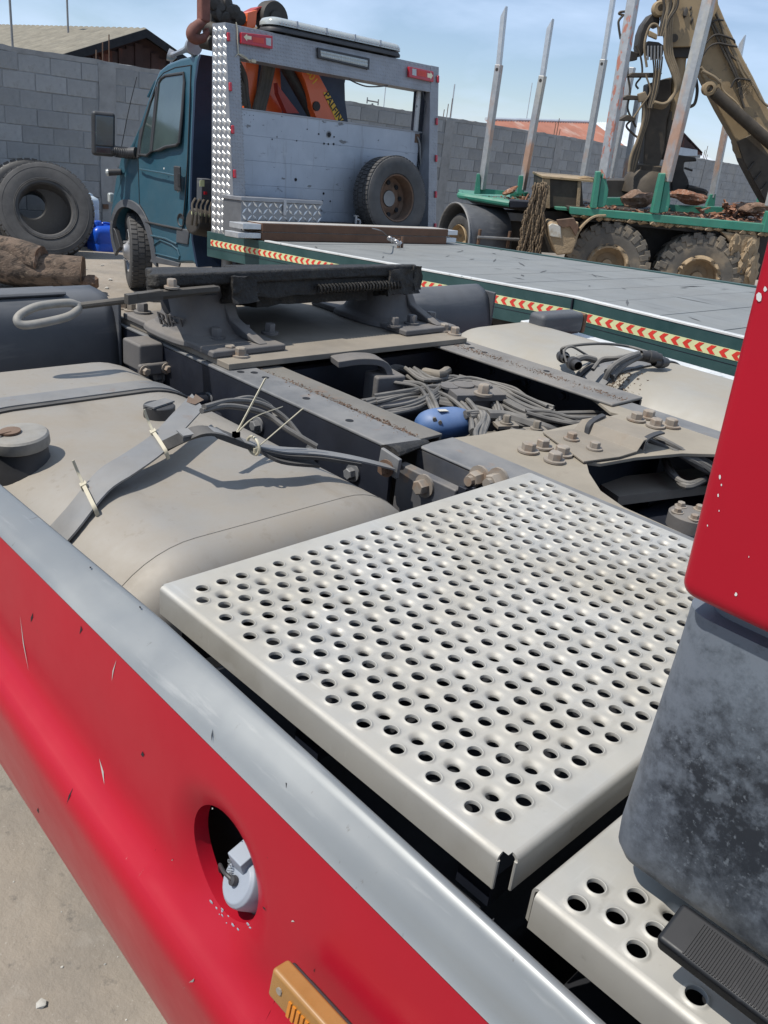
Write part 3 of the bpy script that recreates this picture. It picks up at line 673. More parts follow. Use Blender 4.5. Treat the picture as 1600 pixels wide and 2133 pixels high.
mb.loft([[V((1.302, 1.238+.03*math.cos(a), 1.092+.013*math.sin(a))) for a in (2*math.pi*i/12 for i in range(12))], [V((1.42, 1.238+.012*math.cos(a), 1.094+.006*math.sin(a))) for a in (2*math.pi*i/12 for i in range(12))]])
mb.build('flange_end', 'grease', lr)
mb = MB().box((1.318, 1.05, .80), (1.345, 1.225, 1.066)); fpl = mb.build('fish_plate', 'frame_paint', lr, bev=.004)
for k in range(3): MB().box((1.326+k*.02, 1.03-.006*k, .80), (1.334+k*.02, 1.052, 1.075)).build('splice_plate', 'frame_dark', fpl, bev=.002)
mb = MB().bolt((1.318, 1.135, 1.045), (-1, 0, 0), .017, .022); mb.build('bolt', 'bolt_steel', fpl)
fr = channel(1.385, 1, -.9, 1.232, 1.095, .28, .120).build('frame_rail', 'dusty_steel', tr, bev=.006)
MB().box((1.3865, -.9, .824), (1.396, 1.231, 1.0855)).build('rail_web', 'frame_paint', fr)
for q in ((1001, 995), (1040, 1000)):
    c = at(*q, X=1.385); mb = MB().bolt(c, (-1, 0, 0), .018, .026); mb.cyl(c+V((-.02, 0, 0)), c+V((-.042, 0, 0)), .011, 10); mb.build('bolt', 'bolt_steel', fr)
rl = channel(2.296, -1, 1.19, 2.75, 1.10, .27, .165).build('frame_rail', 'rail_dusty', tr, bev=.004)
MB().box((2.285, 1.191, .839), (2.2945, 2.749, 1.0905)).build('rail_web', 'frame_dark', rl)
mb = MB(); 
cl = [rr.uniform(1.2, 1.95) for _ in range(9)]
for i in range(900):
    y = min(2.0, max(1.2, rr.choice(cl)+rr.gauss(0, .05))); crumb(mb, (2.205+rr.gauss(0, .012), y, 1.1005), rr.uniform(.0008, .005))
mb.build('rust_scale', 'rust', rl, kind='stuff')
rl2 = channel(2.235, -1, -.9, 1.19, 1.092, .28, .075).build('frame_rail', 'dusty_steel', tr, bev=.004)
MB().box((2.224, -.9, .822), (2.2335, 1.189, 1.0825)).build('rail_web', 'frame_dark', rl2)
# bolt holes in the rails
hole = MB().cyl((0, 0, -.004), (0, 0, .0008), .010, 16).build('bolt_hole', 'void_dark', lr)
hole.matrix_basis = Matrix.Translation((1.345, 1.86, 1.1))
for x, y in ((1.375, 1.84), (1.405-.03, 1.79), (1.36, 1.60), (1.345, 1.42)): inst(hole, lr, Matrix.Translation((x, y, 1.1)))
hole2 = MB().cyl((0, 0, -.004), (0, 0, .0008), .010, 16).build('bolt_hole', 'void_dark', rl)
hole2.matrix_basis = Matrix.Translation((2.255, 1.84, 1.1))
for x, y in ((2.23, 1.80), (2.225, 1.74), (2.24, 1.5)): inst(hole2, rl, Matrix.Translation((x, y, 1.1)))
# bolts along the outer web
mb = MB()
for y in (1.35, 1.5, 1.72, 1.95, 2.2, 2.6):
    mb.bolt((1.307, y, 1.0), (-1, 0, 0), .014, .018); mb.bolt((1.307, y+.05, .90), (-1, 0, 0), .014, .018)
mb.build('web_bolts', 'dusty_steel', lr, kind='stuff')
mb = MB()
for y in (1.3, 1.45, 1.6, 1.75, 1.9):
    mb.bolt((2.285, y, 1.03), (-1, 0, 0), .012, .014); mb.bolt((2.285, y+.04, .95), (-1, 0, 0), .012, .014)
mb.build('web_bolts', 'frame_dark', rl, kind='stuff')

# crossmember with gussets ------------------------------------------
zc = 1.091
def gz_pts(q): return [at(*p, Z=zc) for p in q]
gl = [V((1.502, .60, zc)), V((1.502, 1.235, zc)), at(1000, 905, Z=zc), at(1065, 893, Z=zc), at(1130, 898, Z=zc), at(1290, 862, Z=zc), at(1272, 858, Z=zc), at(1240, 832, Z=zc), at(1215, 818, Z=zc), V((2.165, 1.30, zc)), V((2.165, .62, zc)), V((2.15, .70, zc)), V((2.09, .80, zc)), V((1.96, .88, zc)), V((1.82, .925, zc)), V((1.70, .945, zc)), at(1222, 962, Z=zc), at(1228, 985, Z=zc), at(1252, 1022, Z=zc), at(1300, 1056, Z=zc), V((1.512, .64, zc))]
mb = MB().prism(gl, (0, 0, -.009)); cm = mb.build('crossmember', 'beige_brace', tr, bev=.002)
mb = MB().box((1.62, 1.0, .80), (2.1, 1.02, 1.08)); mb.box((1.51, 1.23, .8), (1.53, 1.25, 1.08)); mb.build('crossmember_web', 'frame_dark', cm)
for q in ((1100, 940), (1130, 932), (1170, 947), (1155, 960), (1325, 875), (1350, 870), (1365, 888), (1397, 888)):
    mb = MB().bolt(at(*q, Z=zc+.002), (0, 0, 1), .0165, .018); mb.build('bolt', 'bolt_steel', cm)
# folded cable bridge
zb = 1.094
B0, B1, B2, B3 = at(1130, 903, Z=zb), at(1262, 868, Z=zb+.03), at(1380, 905, Z=zb+.03), at(1290, 955, Z=zb)
Bm0, Bm1 = B0.lerp(B1, .50), B3.lerp(B2, .42); Bm0.z = Bm1.z = zb
B3b = at(1215, 965, Z=zb)
mb = MB(); pts_a = [B0, Bm0, Bm0.lerp(B1, .2)+V((0, 0, .018)), B1]; pts_b = [B3, Bm1, Bm1.lerp(B2, .2)+V((0, 0, .018)), B2]
mb.loft([[p, p+V((0, 0, .005)), q+V((0, 0, .005)), q] for p, q in zip(pts_a, pts_b)]); mb.prism([B0, B3, B3b], (0, 0, .005))
br = mb.build('cable_bridge', 'dusty_plate', tr, 30, .0015)
for q in ((1190, 915), (1238, 935)): MB().bolt(at(*q, Z=zb+.006), (0, 0, 1), .0125, .015).build('bolt', 'bolt_steel', br)
mb = MB().obox(at(1288, 921, Z=zb+.0055), (.011, -.003, 0), (.002, .004, 0), (0, 0, .0006)); mb.build('slot', 'void_dark', br)
for (p, q) in ((at(1228, 885, Z=1.118), at(1258, 866, Z=1.13)), (at(1344, 918, Z=1.118), at(1380, 902, Z=1.13))):
    MB().strip([p+V((-.01, -.005, -.02)), p, p.lerp(q, .5)+V((0, 0, .004)), q], .016, .004, (.3, 1, 0), 4).build('cable_tie', 'black_plastic', br)
# cable looms -------------------------------------------------------
rr = random.Random(21)
def loom(px, Z0, n, r_, spread, mat='cable', name='cable', par=tr):
    base = [at(x, y, Z=z) for (x, y), z in zip(px, Z0 if isinstance(Z0, (list, tuple)) else [Z0]*len(px))]
    for k in range(n):
        ox, oz = rr.uniform(-spread, spread), rr.uniform(-spread, spread)*.5
        pts = [p+V((ox+rr.uniform(-.006, .006), rr.uniform(-.006, .006)+oz, oz+rr.uniform(-.005, .005))) for p in base]
        MB().tube(pts, r_*rr.uniform(.85, 1.15), 8, 5).build(name, mat, par)
loom([(770, 838), (850, 822), (900, 818), (950, 832), (985, 870), (1000, 905)], 1.04, 9, .0072, .024)
loom([(860, 775), (900, 800), (960, 795), (1020, 815), (1080, 850), (1130, 868), (1190, 872), (1260, 872)], 1.035, 13, .0070, .028)
loom([(880, 828), (930, 838), (985, 850), (1040, 868), (1100, 885), (1160, 893)], 1.03, 4, .011, .014)
loom([(800, 855), (860, 842), (900, 822), (935, 800), (990, 792), (1060, 808), (1100, 830), (1150, 850)], 1.05, 8, .0055, .022)
loom([(975, 868), (1005, 862), (1012, 878), (1000, 905), (1005, 930)], 1.055, 8, .0065, .014)
loom([(1010, 862), (1060, 868), (1130, 895), (1160, 905)], [1.05, 1.04, 1.03, 1.02], 1, .016, .002)
loom([(1100, 862), (1150, 868), (1200, 880), (1245, 876)], 1.06, 8, .006, .016)
loom([(1360, 912), (1410, 935), (1460, 965), (1510, 995), (1560, 1020)], [1.10, 1.09, 1.06, 1.03, 1.0], 11, .0075, .020)
loom([(1385, 950), (1395, 985), (1430, 1010), (1465, 1000), (1490, 985)], 1.02, 2, .008, .006)
loom([(780, 770), (840, 770), (880, 790), (910, 800)], 1.03, 3, .011, .012)
loom([(830, 800), (880, 812), (905, 850), (915, 880)], 1.045, 4, .006, .014)
loom([(1040, 880), (1070, 900), (1100, 905), (1140, 900)], 1.03, 4, .0065, .014)
loom([(950, 785), (1000, 800), (1030, 840), (1040, 880)], 1.04, 5, .006, .016)
MB().tube([at(885, 775, Z=1.04), at(915, 780, Z=1.06), at(932, 772, Z=1.05), at(930, 785, Z=1.0)], .014, 10, 5).build('corrugated_conduit', 'dusty_plate', tr)
mb = MB(); vb = at(985, 815, Z=1.055)
mb.obox(vb, (.075, -.03, 0), (.03, .06, 0), (0, 0, .010)); mb.lathe([(.032, 0), (.032, .008), (.0005, .009)], vb+V((-.01, .03, .008)), (0, 0, 1), 20); mb.lathe([(.028, 0), (.028, .007), (.0005, .008)], vb+V((-.055, .045, .006)), (0, 0, 1), 20); mb.lathe([(.03, 0), (.03, .012), (.0005, .013)], vb+V((.04, .0, .006)), (0, 0, 1), 20)
mb.obox(vb+V((0, 0, -.06)), (.06, -.02, 0), (.02, .05, 0), (0, 0, .05))
vbb = mb.build('valve_block', 'cast_iron', tr, 35, .002)
MB().bolt(vb+V((-.02, -.055, .008)), (0, 0, 1), .018, .026).build('bolt', 'bolt_steel', vbb)
for q in ((1055, 878), (1118, 890), (1112, 925)):
    c = at(*q, Z=1.05); mb = MB().obox(c-V((0, 0, .01)), (.03, -.012, 0), (.01, .018, 0), (0, 0, .004)); mb.bolt(c-V((0, 0, .006)), (0, 0, 1), .011, .02); mb.build('loom_bracket', 'dusty_plate', tr)
# blue air reservoir
bc = at(928, 882, Z=1.025)
mb = MB(); rings = []
for k in range(13):
    t = -1+2*k/12; rad = .054*math.sqrt(max(.0005, 1-abs(t)**3.2)); rings.append([bc+V((.085*t, -.016*t, 0))+V((0.1*rad*0, rad*math.cos(a), rad*math.sin(a)*.8)) for a in (2*math.pi*i/24 for i in range(24))])
bl = mb.loft(rings).build('air_reservoir', 'reservoir_blue', tr, 60)
MB().obox(bc+V((-.03, -.01, .0445)), (.014, -.003, -.001), (.002, .008, 0), (0, 0, .0008)).build('sticker', 'muddy_white', bl)
# hook bracket between the rails
c = at(776, 775, Z=1.07); mb = MB()
mb.strip([c+V((-.11, .05, .02)), c+V((-.04, .02, .03)), c+V((.02, -.005, .02)), c+V((.035, -.012, -.03)), c+V((.035, -.012, -.10))], .07, .02, (.35, 1, 0), 5); hb_ = mb.build('torsion_bracket', 'cast_iron', tr, 40, .004)
MB().obox(c+V((.035, -.02, -.055)), (.05, -.01, 0), (.01, .04, 0), (0, 0, .055)).build('bracket_block', 'cast_iron', hb_, bev=.008); MB().bolt(c+V((.03, -.065, -.075)), (.2, -1, 0), .013, .014).build('bolt', 'bolt_steel', hb_)
mb = MB().cyl((1.5, 1.62, 1.0), (2.28, 1.62, 1.0), .035, 16); mb.cyl((1.5, 2.1, .98), (2.28, 2.1, .98), .05, 16); mb.box((1.5, 1.9, .80), (2.28, 1.93, 1.07)); mb.build('cross_tube', 'frame_dark', tr)
# driveline blocks and underplate, added dark to hide sunlit ground between the rails
mb = MB().box((1.48, -.9, .52), (2.2, .95, .93)); mb.box((1.56, .9, .5), (2.1, 1.5, .88)); mb.cyl((1.85, 1.4, .72), (1.85, 3.2, .65), .06, 14); mb.box((1.40, -.8, .5), (2.24, 3.5, .56)); mb.build('driveline_blocker', 'frame_dark', tr, bev=.03)
c = at(1440, 1072, Z=1.02); mb = MB().lathe([(.05, -.03), (.05, 0), (.046, .004), (.0005, .006)], c, (0, 0, 1), 24)
gb = mb.build('gearbox_flange', 'cast_iron', tr)
for k in range(5): MB().bolt(c+V((.035*math.cos(k*1.26), .035*math.sin(k*1.26), .004)), (0, 0, 1), .009, .010).build('bolt', 'bolt_steel', gb)
mb = MB().obox(at(1390, 1010, Z=.98), (.20, -.06, 0), (.02, .05, 0), (0, 0, .012)); mb.build('heat_shield', 'dusty_plate', tr)
# fifth wheel mounting plate ------------------------------------------
pz = 1.118
mp_ = MB().prism([V((1.316, 2.60, pz)), V((1.322, 1.882, pz)), V((2.263, 1.852, pz)), V((2.28, 2.58, pz))], (0, 0, -.017)).build('mounting_plate', 'dusty_plate', tr, bev=.002)
for q in ((478, 738), (501, 743), (258, 643), (274, 648), (925, 690), (947, 697)): MB().bolt(at(*q, Z=pz), (0, 0, 1), .0155, .022).build('bolt', 'bolt_steel', mp_)
def pedestal(cx, mir):
    mb = MB(); z0 = pz
    sec = [(0, .118, .16), (.018, .115, .155), (.028, .095, .125), (.06, .085, .10), (.11, .080, .085), (.172, .088, .075)]
    rings = []
    for h, a, b in sec:
        rings.append([V((cx+a*1.15*(abs(math.cos(t))**.6)*(1 if math.cos(t) > 0 else -1), 2.185+b*(abs(math.sin(t))**.6)*(1 if math.sin(t) > 0 else -1), z0+h)) for t in (2*math.pi*i/28 for i in range(28))])
    mb.loft(rings)
    mb.obox((cx+.01, 2.185, z0+.010), (.125, 0, 0), (0, .245, 0), (0, 0, .010))
    for sg in (-1, 1): mb.prism([V((cx+.02, 2.185+sg*.06, z0+.15)), V((cx+.03, 2.185+sg*.11, z0+.07)), V((cx+.05, 2.185+sg*.23, z0+.02)), V((cx+.04, 2.185+sg*.06, z0+.02))], (.035, 0, 0))
    p = mb.build('pedestal', 'cast_iron', fw, 40, .006)
    return p
fw = None
fwz = 1.30
# the plate: tipped back, greasy
tilt = R(9.5)
mb = MB(); rings = []
cxp, cyp = 1.695, 2.05
def fpt(u, v, w):        # u across, v back, w up, about the front edge
    return V((cxp+u, cyp+v*math.cos(tilt)+w*math.sin(tilt), 1.327-v*math.sin(tilt)+w*math.cos(tilt)))
outl = [(-.49, .0), (-.505, .03), (-.445, .12), (-.31, .34), (-.20, .58), (-.12, .60), (-.04, .36), (.04, .36), (.12, .60), (.20, .58), (.33, .34), (.46, .12), (.51, .03), (.49, .0)]
mb.prism([fpt(u, v, 0) for u, v in outl], fpt(0, 0, -.035)-fpt(0, 0, 0)); fw = mb.build('fifth_wheel', 'grease', tr, bev=.008)
mb = MB()   # skirt and lock housing as lumpy greased iron
def lumpy(c, hx, hy, hz, seed, amp=.012, n=(18, 5, 5)):
    bm = bmesh.new(); bmesh.ops.create_cube(bm, size=2); bmesh.ops.subdivide_edges(bm, edges=bm.edges, cuts=9, use_grid_fill=True)
    for v in bm.verts:
        co = V((v.co.x*hx, v.co.y*hy, v.co.z*hz)); d = mnoise.noise_vector(co*14+V((seed, 0, 0)))+.5*mnoise.noise_vector(co*45+V((seed, 2, 0)))
        v.co = co+d*amp
    mb.add([fpt(c[0]+v.co.x, c[1]+v.co.y, c[2]+v.co.z) for v in bm.verts], [[v.index for v in f.verts] for f in bm.faces]); bm.free()
lumpy((-.39, .04, -.040), .09, .03, .022, 1, .008); lumpy((.12, .06, -.050), .37, .05, .028, 2, .008); lumpy((.08, .15, -.075), .22, .10, .030, 7, .009); lumpy((.42, .03, -.055), .07, .04, .040, 3); lumpy((.0, .30, -.065), .26, .16, .035, 4, .008); lumpy((-.22, .02, -.05), .04, .035, .035, 5, .012); lumpy((.485, .02, -.045), .018, .03, .040, 6)
mb.build('lock_housing', 'grease', fw, 60)
mb = MB(); pts = []
for i in range(300):
    a = i*.55; pts.append(fpt(.05+.0012*i, -.002+.013*math.cos(a), -.062+.013*math.sin(a)))
mb.tube(pts, .0032, 6); mb.build('lock_spring', 'grease', fw)
pedestal(1.425, 1); pl_ = pedestal(2.17, -1)
for q in ((450, 705), (508, 698), (562, 695), (297, 652), (820, 680), (857, 675), (897, 668)): MB().bolt(at(*q, Z=pz+.02), (0, 0, 1), .017, .026).build('bolt', 'cast_iron', fw)
mb = MB()  # window through the left pedestal
mb.lathe([(.0005, 0), (.038, .0), (.045, -.004)], (1.335, 2.20, 1.225), (-1, -.15, .25), 20); mb.build('pedestal_window', 'void_dark', fw)
text_mesh('RIET', .055, 'cast_iron', 'cast_lettering', fw, basis(V((.25, -1, 0)).normalized(), (-.35, -.09, 1), V((-1, -.25, .3)).normalized(), (1.318, 2.16, 1.168)), .004)
# release handle
hl = [at(455, 602, Y=2.03), at(330, 618, Y=2.03), at(240, 628, Y=2.07), at(165, 637, Y=2.12)]
mb = MB().tube(hl, .009, 10, 4); mb.obox(at(370, 607, Y=2.02), (.12, 0, .004), (0, .012, 0), (0, 0, .006)); mb.obox(at(300, 618, Y=2.02), (.05, 0, .004), (0, .010, 0), (0, 0, .012))
lp = [at(165, 637, Y=2.12), at(140, 631, Y=2.12), at(80, 638, Y=2.12), at(45, 654, Y=2.12), at(36, 668, Y=2.11), at(48, 677, Y=2.10), at(85, 673, Y=2.09), at(140, 660, Y=2.09), at(162, 645, Y=2.11), at(160, 635, Y=2.12)]
rh = mb.build('release_handle', 'greasy_steel', fw)
MB().tube(lp, .0105, 12, 6, False).build('handle_loop', 'loop_steel', rh)
MB().bolt(at(358, 600, Y=2.02), (0, 0, 1), .013, .02).build('bolt', 'bolt_steel', rh)
# mudguards and rear wheels ---------------------------------------------
def mudguard(x0, x1, yf, sg):
    mb = MB(); prof = [(yf-.03, .72), (yf-.02, 1.0), (yf, 1.12), (yf+.03, 1.165), (yf+.07, 1.185)] + ([(yf+.16, 1.19)] if sg > 0 else [(yf+.09, 1.187)])
    if sg < 0: prof = [(a, b-.034) for a, b in prof]
    mb.loft([[V((x, y, z)) for y, z in smooth_path([(0, a, b) for a, b in prof], 4) and [(p.y, p.z) for p in smooth_path([(0, a, b) for a, b in prof], 4)]] for x in (x0, x0+.03, (x0+x1)/2, x1-.03, x1)], False, False)
    o = mb.build('mudguard', 'mudguard_plastic', tr, 60); s = o.modifiers.new('thick', 'SOLIDIFY'); s.thickness = .012; return o
mg = mudguard(.55, 1.285, 2.43, 1)
MB().box((1.285, 2.41, .75), (1.297, 2.58, 1.17)).build('guard_flank', 'mudguard_plastic', mg, bev=.005)
MB().box((.78, 2.48, 1.185), (1.16, 2.57, 1.197)).build('guard_rib', 'mudguard_plastic', mg, bev=.006)
mg2 = mudguard(2.42, 3.0, 2.36, -1)
MB().box((3.0, 2.34, .75), (3.012, 2.45, 1.136)).build('guard_flank', 'mudguard_plastic', mg2, bev=.005)
for x in (.72, 2.55):
    mb = MB(); c = (x+.2, 3.02, .5); mb.lathe(tyre_prof(.5, .29, .34), c, (1, 0, 0), 40); tread(mb, c, (1, 0, 0), .5, .34, 40, .012)
    w = mb.build('rear_wheel', 'rubber', tr, 30); MB().lathe([(.29, -.1), (.25, 0), (.1, .03), (.0005, .05)], c, (1, 0, 0), 28).build('rim', 'steel_grey', w)
# suspension bracket by the left rail
c = at(302, 738, X=1.27); mb = MB().obox(c+V((0, .01, .0)), (.04, 0, 0), (0, .05, 0), (0, 0, .040)); mb.obox(c+V((.0, -.05, -.03)), (.05, 0, 0), (0, .010, 0), (0, 0, .018)); sb = mb.build('spring_hanger', 'cast_iron', tr, bev=.008)
for d in (-.035, .035): MB().bolt(c+V((d, -.060, -.03)), (0, -1, 0), .011, .014).build('bolt', 'bolt_steel', sb)
mb = MB().cyl((1.24, 1.88, .96), (1.30, 1.88, .96), .03, 12); mb.cyl((1.22, 1.95, 1.0), (1.30, 1.95, 1.0), .024, 12); mb.box((1.2, 1.98, .7), (1.30, 2.4, .98)); mb.build('air_bellows', 'frame_dark', tr, bev=.01)
# right fuel tank
def setT(): pass
TX2 = 2.735
rt_ = tank(TX2, .78, .345, .30, .21, -.6, 2.13, 'right_tank_aluminium', 'fuel_tank', .07)
def rtop(x):
    dx = abs(x-TX2)-.135
    return 1.08 if dx <= 0 else 1.08-.21+math.sqrt(max(0, .21**2-dx*dx))
MB().strip([(TX2+.34*(i/9-1), 1.47-.0*i, rtop(TX2+.34*(i/9-1))+.003) for i in range(19)], .09, .004, (0, 1, 0), 2).build('tank_strap', 'dusty_steel', rt_)
MB().strip([(TX2+.34*(i/9-1), 1.53, rtop(TX2+.34*(i/9-1))+.005) for i in range(19)], .02, .006, (0, 1, 0), 2).build('strap_rubber', 'rubber', rt_)
mb = MB(); rr = random.Random(4)
for i in range(1700):
    x = 2.40+abs(rr.gauss(0, .07)); y = 1.45+rr.gauss(0, .045)-.15*(x-2.4); s = rr.uniform(.0015, .008)
    crumb(mb, (x, y, rtop(x)+s*.2), s)
mb.build('dirt_crumbs', 'dry_dirt', rt_, kind='stuff')
bx = at(1158, 672, Z=1.08); mb = MB().obox(bx, (.13, -.01, 0), (.005, .045, 0), (0, 0, .045)); bk = mb.build('tank_bracket', 'mudguard_plastic', rt_, bev=.022, seg=3)
MB().obox(bx+V((.135, -.012, -.002)), (.012, 0, 0), (0, .04, 0), (0, 0, .04)).build('bracket_end', 'beam_brown', bk, bev=.006)
# coiled service lines lying on the right tank
def P(x, y, z=1.11): return at(x, y, Z=z)
for pts, r_ in (([P(1265, 775, 1.09), P(1290, 755), P(1330, 745, 1.12), P(1365, 752, 1.11), P(1385, 757, 1.10)], .012), ([P(1275, 785, 1.09), P(1300, 760, 1.12), P(1340, 740, 1.13), P(1360, 738, 1.13)], .010), ([P(1260, 790, 1.08), P(1275, 765, 1.12), P(1300, 748, 1.14), P(1330, 737, 1.14)], .009), ([P(1235, 770, 1.09), P(1255, 748, 1.12), P(1290, 745, 1.13), P(1330, 735, 1.13)], .007),
                ([P(1172, 740, 1.10), P(1172, 725, 1.13), P(1210, 718, 1.14), P(1260, 716, 1.13), P(1310, 722, 1.11), P(1355, 735, 1.12)], .005), ([P(1180, 755, 1.10), P(1175, 732, 1.13), P(1190, 722, 1.14), P(1215, 735, 1.12), P(1230, 745, 1.10)], .004), ([P(1190, 755, 1.10), P(1215, 745, 1.11), P(1240, 750, 1.10)], .011)):
    MB().tube(pts, r_, 8, 6).build('service_line', 'cable', rt_)
def plug(a, b, r_):
    a, b = V(a), V(b); MB().lathe([(r_*.6, 0), (r_*.75, .01), (r_*.75, .03), (r_, .032), (r_, .06), (r_*.8, .062), (r_*.8, .08), (.0005, .082)], a, b-a, 16).build('line_plug', 'black_plastic', rt_, 30)
plug(P(1335, 738, 1.135), P(1370, 745, 1.125), .020); plug(P(1362, 755, 1.11), P(1395, 755, 1.10), .020); plug(P(1180, 748, 1.10), P(1165, 738, 1.09), .020); plug(P(1205, 762, 1.10), P(1185, 752, 1.09), .022)
# far side fairing; its silver edge is coloured white for the highlight
mb = MB().box((3.16, -.7, .62), (3.22, 2.28, 1.00)); rf = mb.build('side_fairing', 'red_paint', tr, bev=.01)
MB().box((3.13, -.7, 1.002), (3.21, 2.28, 1.022)).build('trim_rail', 'edge_white', rf, bev=.006)

# ------------------------------------------------------------------ flatbed recovery truck
p0 = V((4.3, 6.0, .773)); ey = V((0, .99843, -.056)); ex = V((1, -.01, -.015)).normalized(); ez = ex.cross(ey).normalized(); ey = ez.cross(ex)
def Wf(x, y, z): return p0+ex*x+ey*y+ez*z
def fl(px, py, x=None, y=None, z=None):
    if x is not None: return at(px, py, pl=(p0+ex*x, ex))
    if y is not None: return at(px, py, pl=(p0+ey*y, ey))
    return at(px, py, pl=(p0+ez*z, ez))
def toW(mb): mb.v = [Wf(*v) for v in mb.v]; return mb
fb = thing('flatbed_truck', 'teal recovery truck with aluminium flatbed, chequer plate headboard and orange folded crane', 'truck', (5.5, 5.5, .7))
SEAM = -3.24
def dz(y): return 0 if y > SEAM else (y-SEAM)*.045
yy = -5.9; i = 0; pw = .365
while yy < .44-.01:
    y1 = min(yy+pw, .44); mb = MB(); a, b = yy+.004, y1-.004; k = random.Random(i).uniform(-.0012, .0012)
    mb.add([(.03, a, dz(a)+k), (2.37, a, dz(a)+k), (2.37, b, dz(b)+k), (.03, b, dz(b)+k), (.03, a, dz(a)-.03), (2.37, a, dz(a)-.03), (2.37, b, dz(b)-.03), (.03, b, dz(b)-.03)], [(0, 1, 2, 3), (4, 7, 6, 5), (0, 4, 5, 1), (1, 5, 6, 2), (2, 6, 7, 3), (3, 7, 4, 0)])
    toW(mb).build('deck_plank', 'deck_aluminium', fb, bev=.0015); yy += pw; i += 1
mb = MB(); rr = random.Random(19)
for i in range(46):
    x, y = rr.uniform(.1, 2.3), rr.uniform(-4.4, .0); a = rr.choice((rr.gauss(1.57, .25), rr.gauss(.5, .5))); ln, w = rr.uniform(.06, .40), rr.uniform(.004, .013)
    dx, dy = math.cos(a), math.sin(a); z_ = lambda q: dz(q)+.0022
    pts = [(x-dx*ln/2, y-dy*ln/2), (x+dy*w, y-dx*w), (x+dx*ln/2, y+dy*ln/2), (x-dy*w, y+dx*w)]
    if max(p[0] for p in pts) < 2.36 and min(p[0] for p in pts) > .04 and not (min(p[1] for p in pts) < SEAM < max(p[1] for p in pts)): mb.add([(p[0], p[1], z_(p[1])) for p in pts], [(0, 1, 2, 3)])
toW(mb).build('scuff_marks', 'scuff', fb, kind='stuff')
def along(sec, ylist, name, mat, par=fb, bev=0):
    mb = MB(); mb.loft([[V((x, y, z+dz(y))) for x, z in sec] for y in ylist]); return toW(mb).build(name, mat, par, bev=bev)
YL = [.50, -1, -2, SEAM+.05, SEAM, SEAM-.05, -4, -5.9]
sk = along([(-.008, .004), (.03, .004), (.03, -.20), (-.008, -.20)], YL, 'side_skirt', 'deck_green', bev=.003)
along([(-.012, .016), (.032, .016), (.032, .0045), (-.012, .0045)], YL[1:] if False else [-.32]+YL[1:], 'edge_trim', 'edge_white', sk, .002)
along([(2.37, .012), (2.41, .012), (2.41, -.20), (2.37, -.20)], YL, 'side_skirt', 'deck_green', bev=.003)
along([(-.0095, -.128), (-.0078, -.128), (-.0078, -.131), (-.0095, -.131)], YL, 'skirt_groove', 'frame_dark', sk)
along([(-.0105, -.057), (-.0075, -.057), (-.0075, -.107), (-.0105, -.107)], [.44]+YL[1:], 'reflective_strip', 'strip_yellow', sk)
mb = MB(); y = .42; zt, zm, zb_ = -.060, -.082, -.104
while y > -5.8:
    d = dz(y); mb.add([(-.0118, y+.021, zm+d), (-.0118, y-.002, zt+d), (-.0118, y-.030, zt+d), (-.0118, y-.008, zm+d), (-.0118, y-.030, zb_+d), (-.0118, y-.002, zb_+d)], [(0, 1, 2, 3), (0, 3, 4, 5)]); y -= .0674
toW(mb).build('strip_chevrons', 'strip_red', sk)
mb = MB().box((-.02, SEAM-.004, -.19), (-.006, SEAM+.004, .006)); toW(mb).build('skirt_joint', 'frame_dark', sk)
mb = MB()
for x in (.7, 1.6): mb.box((x, -5.6, -.42), (x+.1, .5, -.21))
for y in (-4.5, -3, -1.5, -.2): mb.box((.1, y, -.2), (2.3, y+.08, -.05))
mb.box((.35, .05, -.55), (.43, .15, -.2)); mb.box((.15, .22, -.6), (.22, .30, -.2)); mb.box((.5, .3, -.5), (1.9, 1.2, -.1))
toW(mb).build('chassis', 'frame_dark', fb)
mb = MB().cyl((.10, .36, -.50), (.10, .36, -.2), .045, 14); mb.cyl((.32, .30, -.50), (.32, .30, -.2), .035, 14); toW(mb).build('leg', 'steel_grey', fb)
for xw in (.25, 1.95):
    mb = MB(); c = (xw+.1, -2.3, -.42); mb.lathe(tyre_prof(.36, .21, .2), c, (1, 0, 0), 32); toW(mb).build('wheel', 'rubber', fb)
mb = MB(); mb.lathe([(.33, -.12), (.36, -.12), (.36, .12), (.33, .12)], (.22, -1.35, -.46), (1, 0, 0), 20, 0, math.pi); toW(mb).build('mudguard', 'black_plastic', fb)
# headboard
RB, RT, FT, FB, HT, HB = .10, .266, .443, .443, 1.555, .045
def hy(z): return RB+(RT-RB)*(z-HB)/(HT-HB)
def hpt(px, py, off=0):   # point on the slanted rear face
    n = (-ey+ez*.11).normalized(); return at(px, py, pl=(Wf(0, RB-off, HB), n))
hx, hu_, hn = ex, (ey*(RT-RB)+ez*(HT-HB)).normalized(), (-ey+ez*.11).normalized()
def post(x0, x1, name):
    mb = MB().prism([(x0, RB, HB), (x0, RT, HT), (x0, FT, HT), (x0, FB, -.03), (x0, RB+.0, -.03)], (x1-x0, 0, 0)); return toW(mb).build(name, 'diamond_dull', fb, bev=.004)
pL = post(0, .118, 'headboard_post'); pR = post(2.285, 2.40, 'headboard_post')
mb = MB().prism([(.118, hy(1.325)+.002, 1.325), (.118, RT+.002, HT-.002), (.118, FT-.003, HT-.002), (.118, FT-.003, 1.325)], (2.167, 0, 0)); tb = toW(mb).build('top_beam', 'diamond_dull', fb, bev=.004)
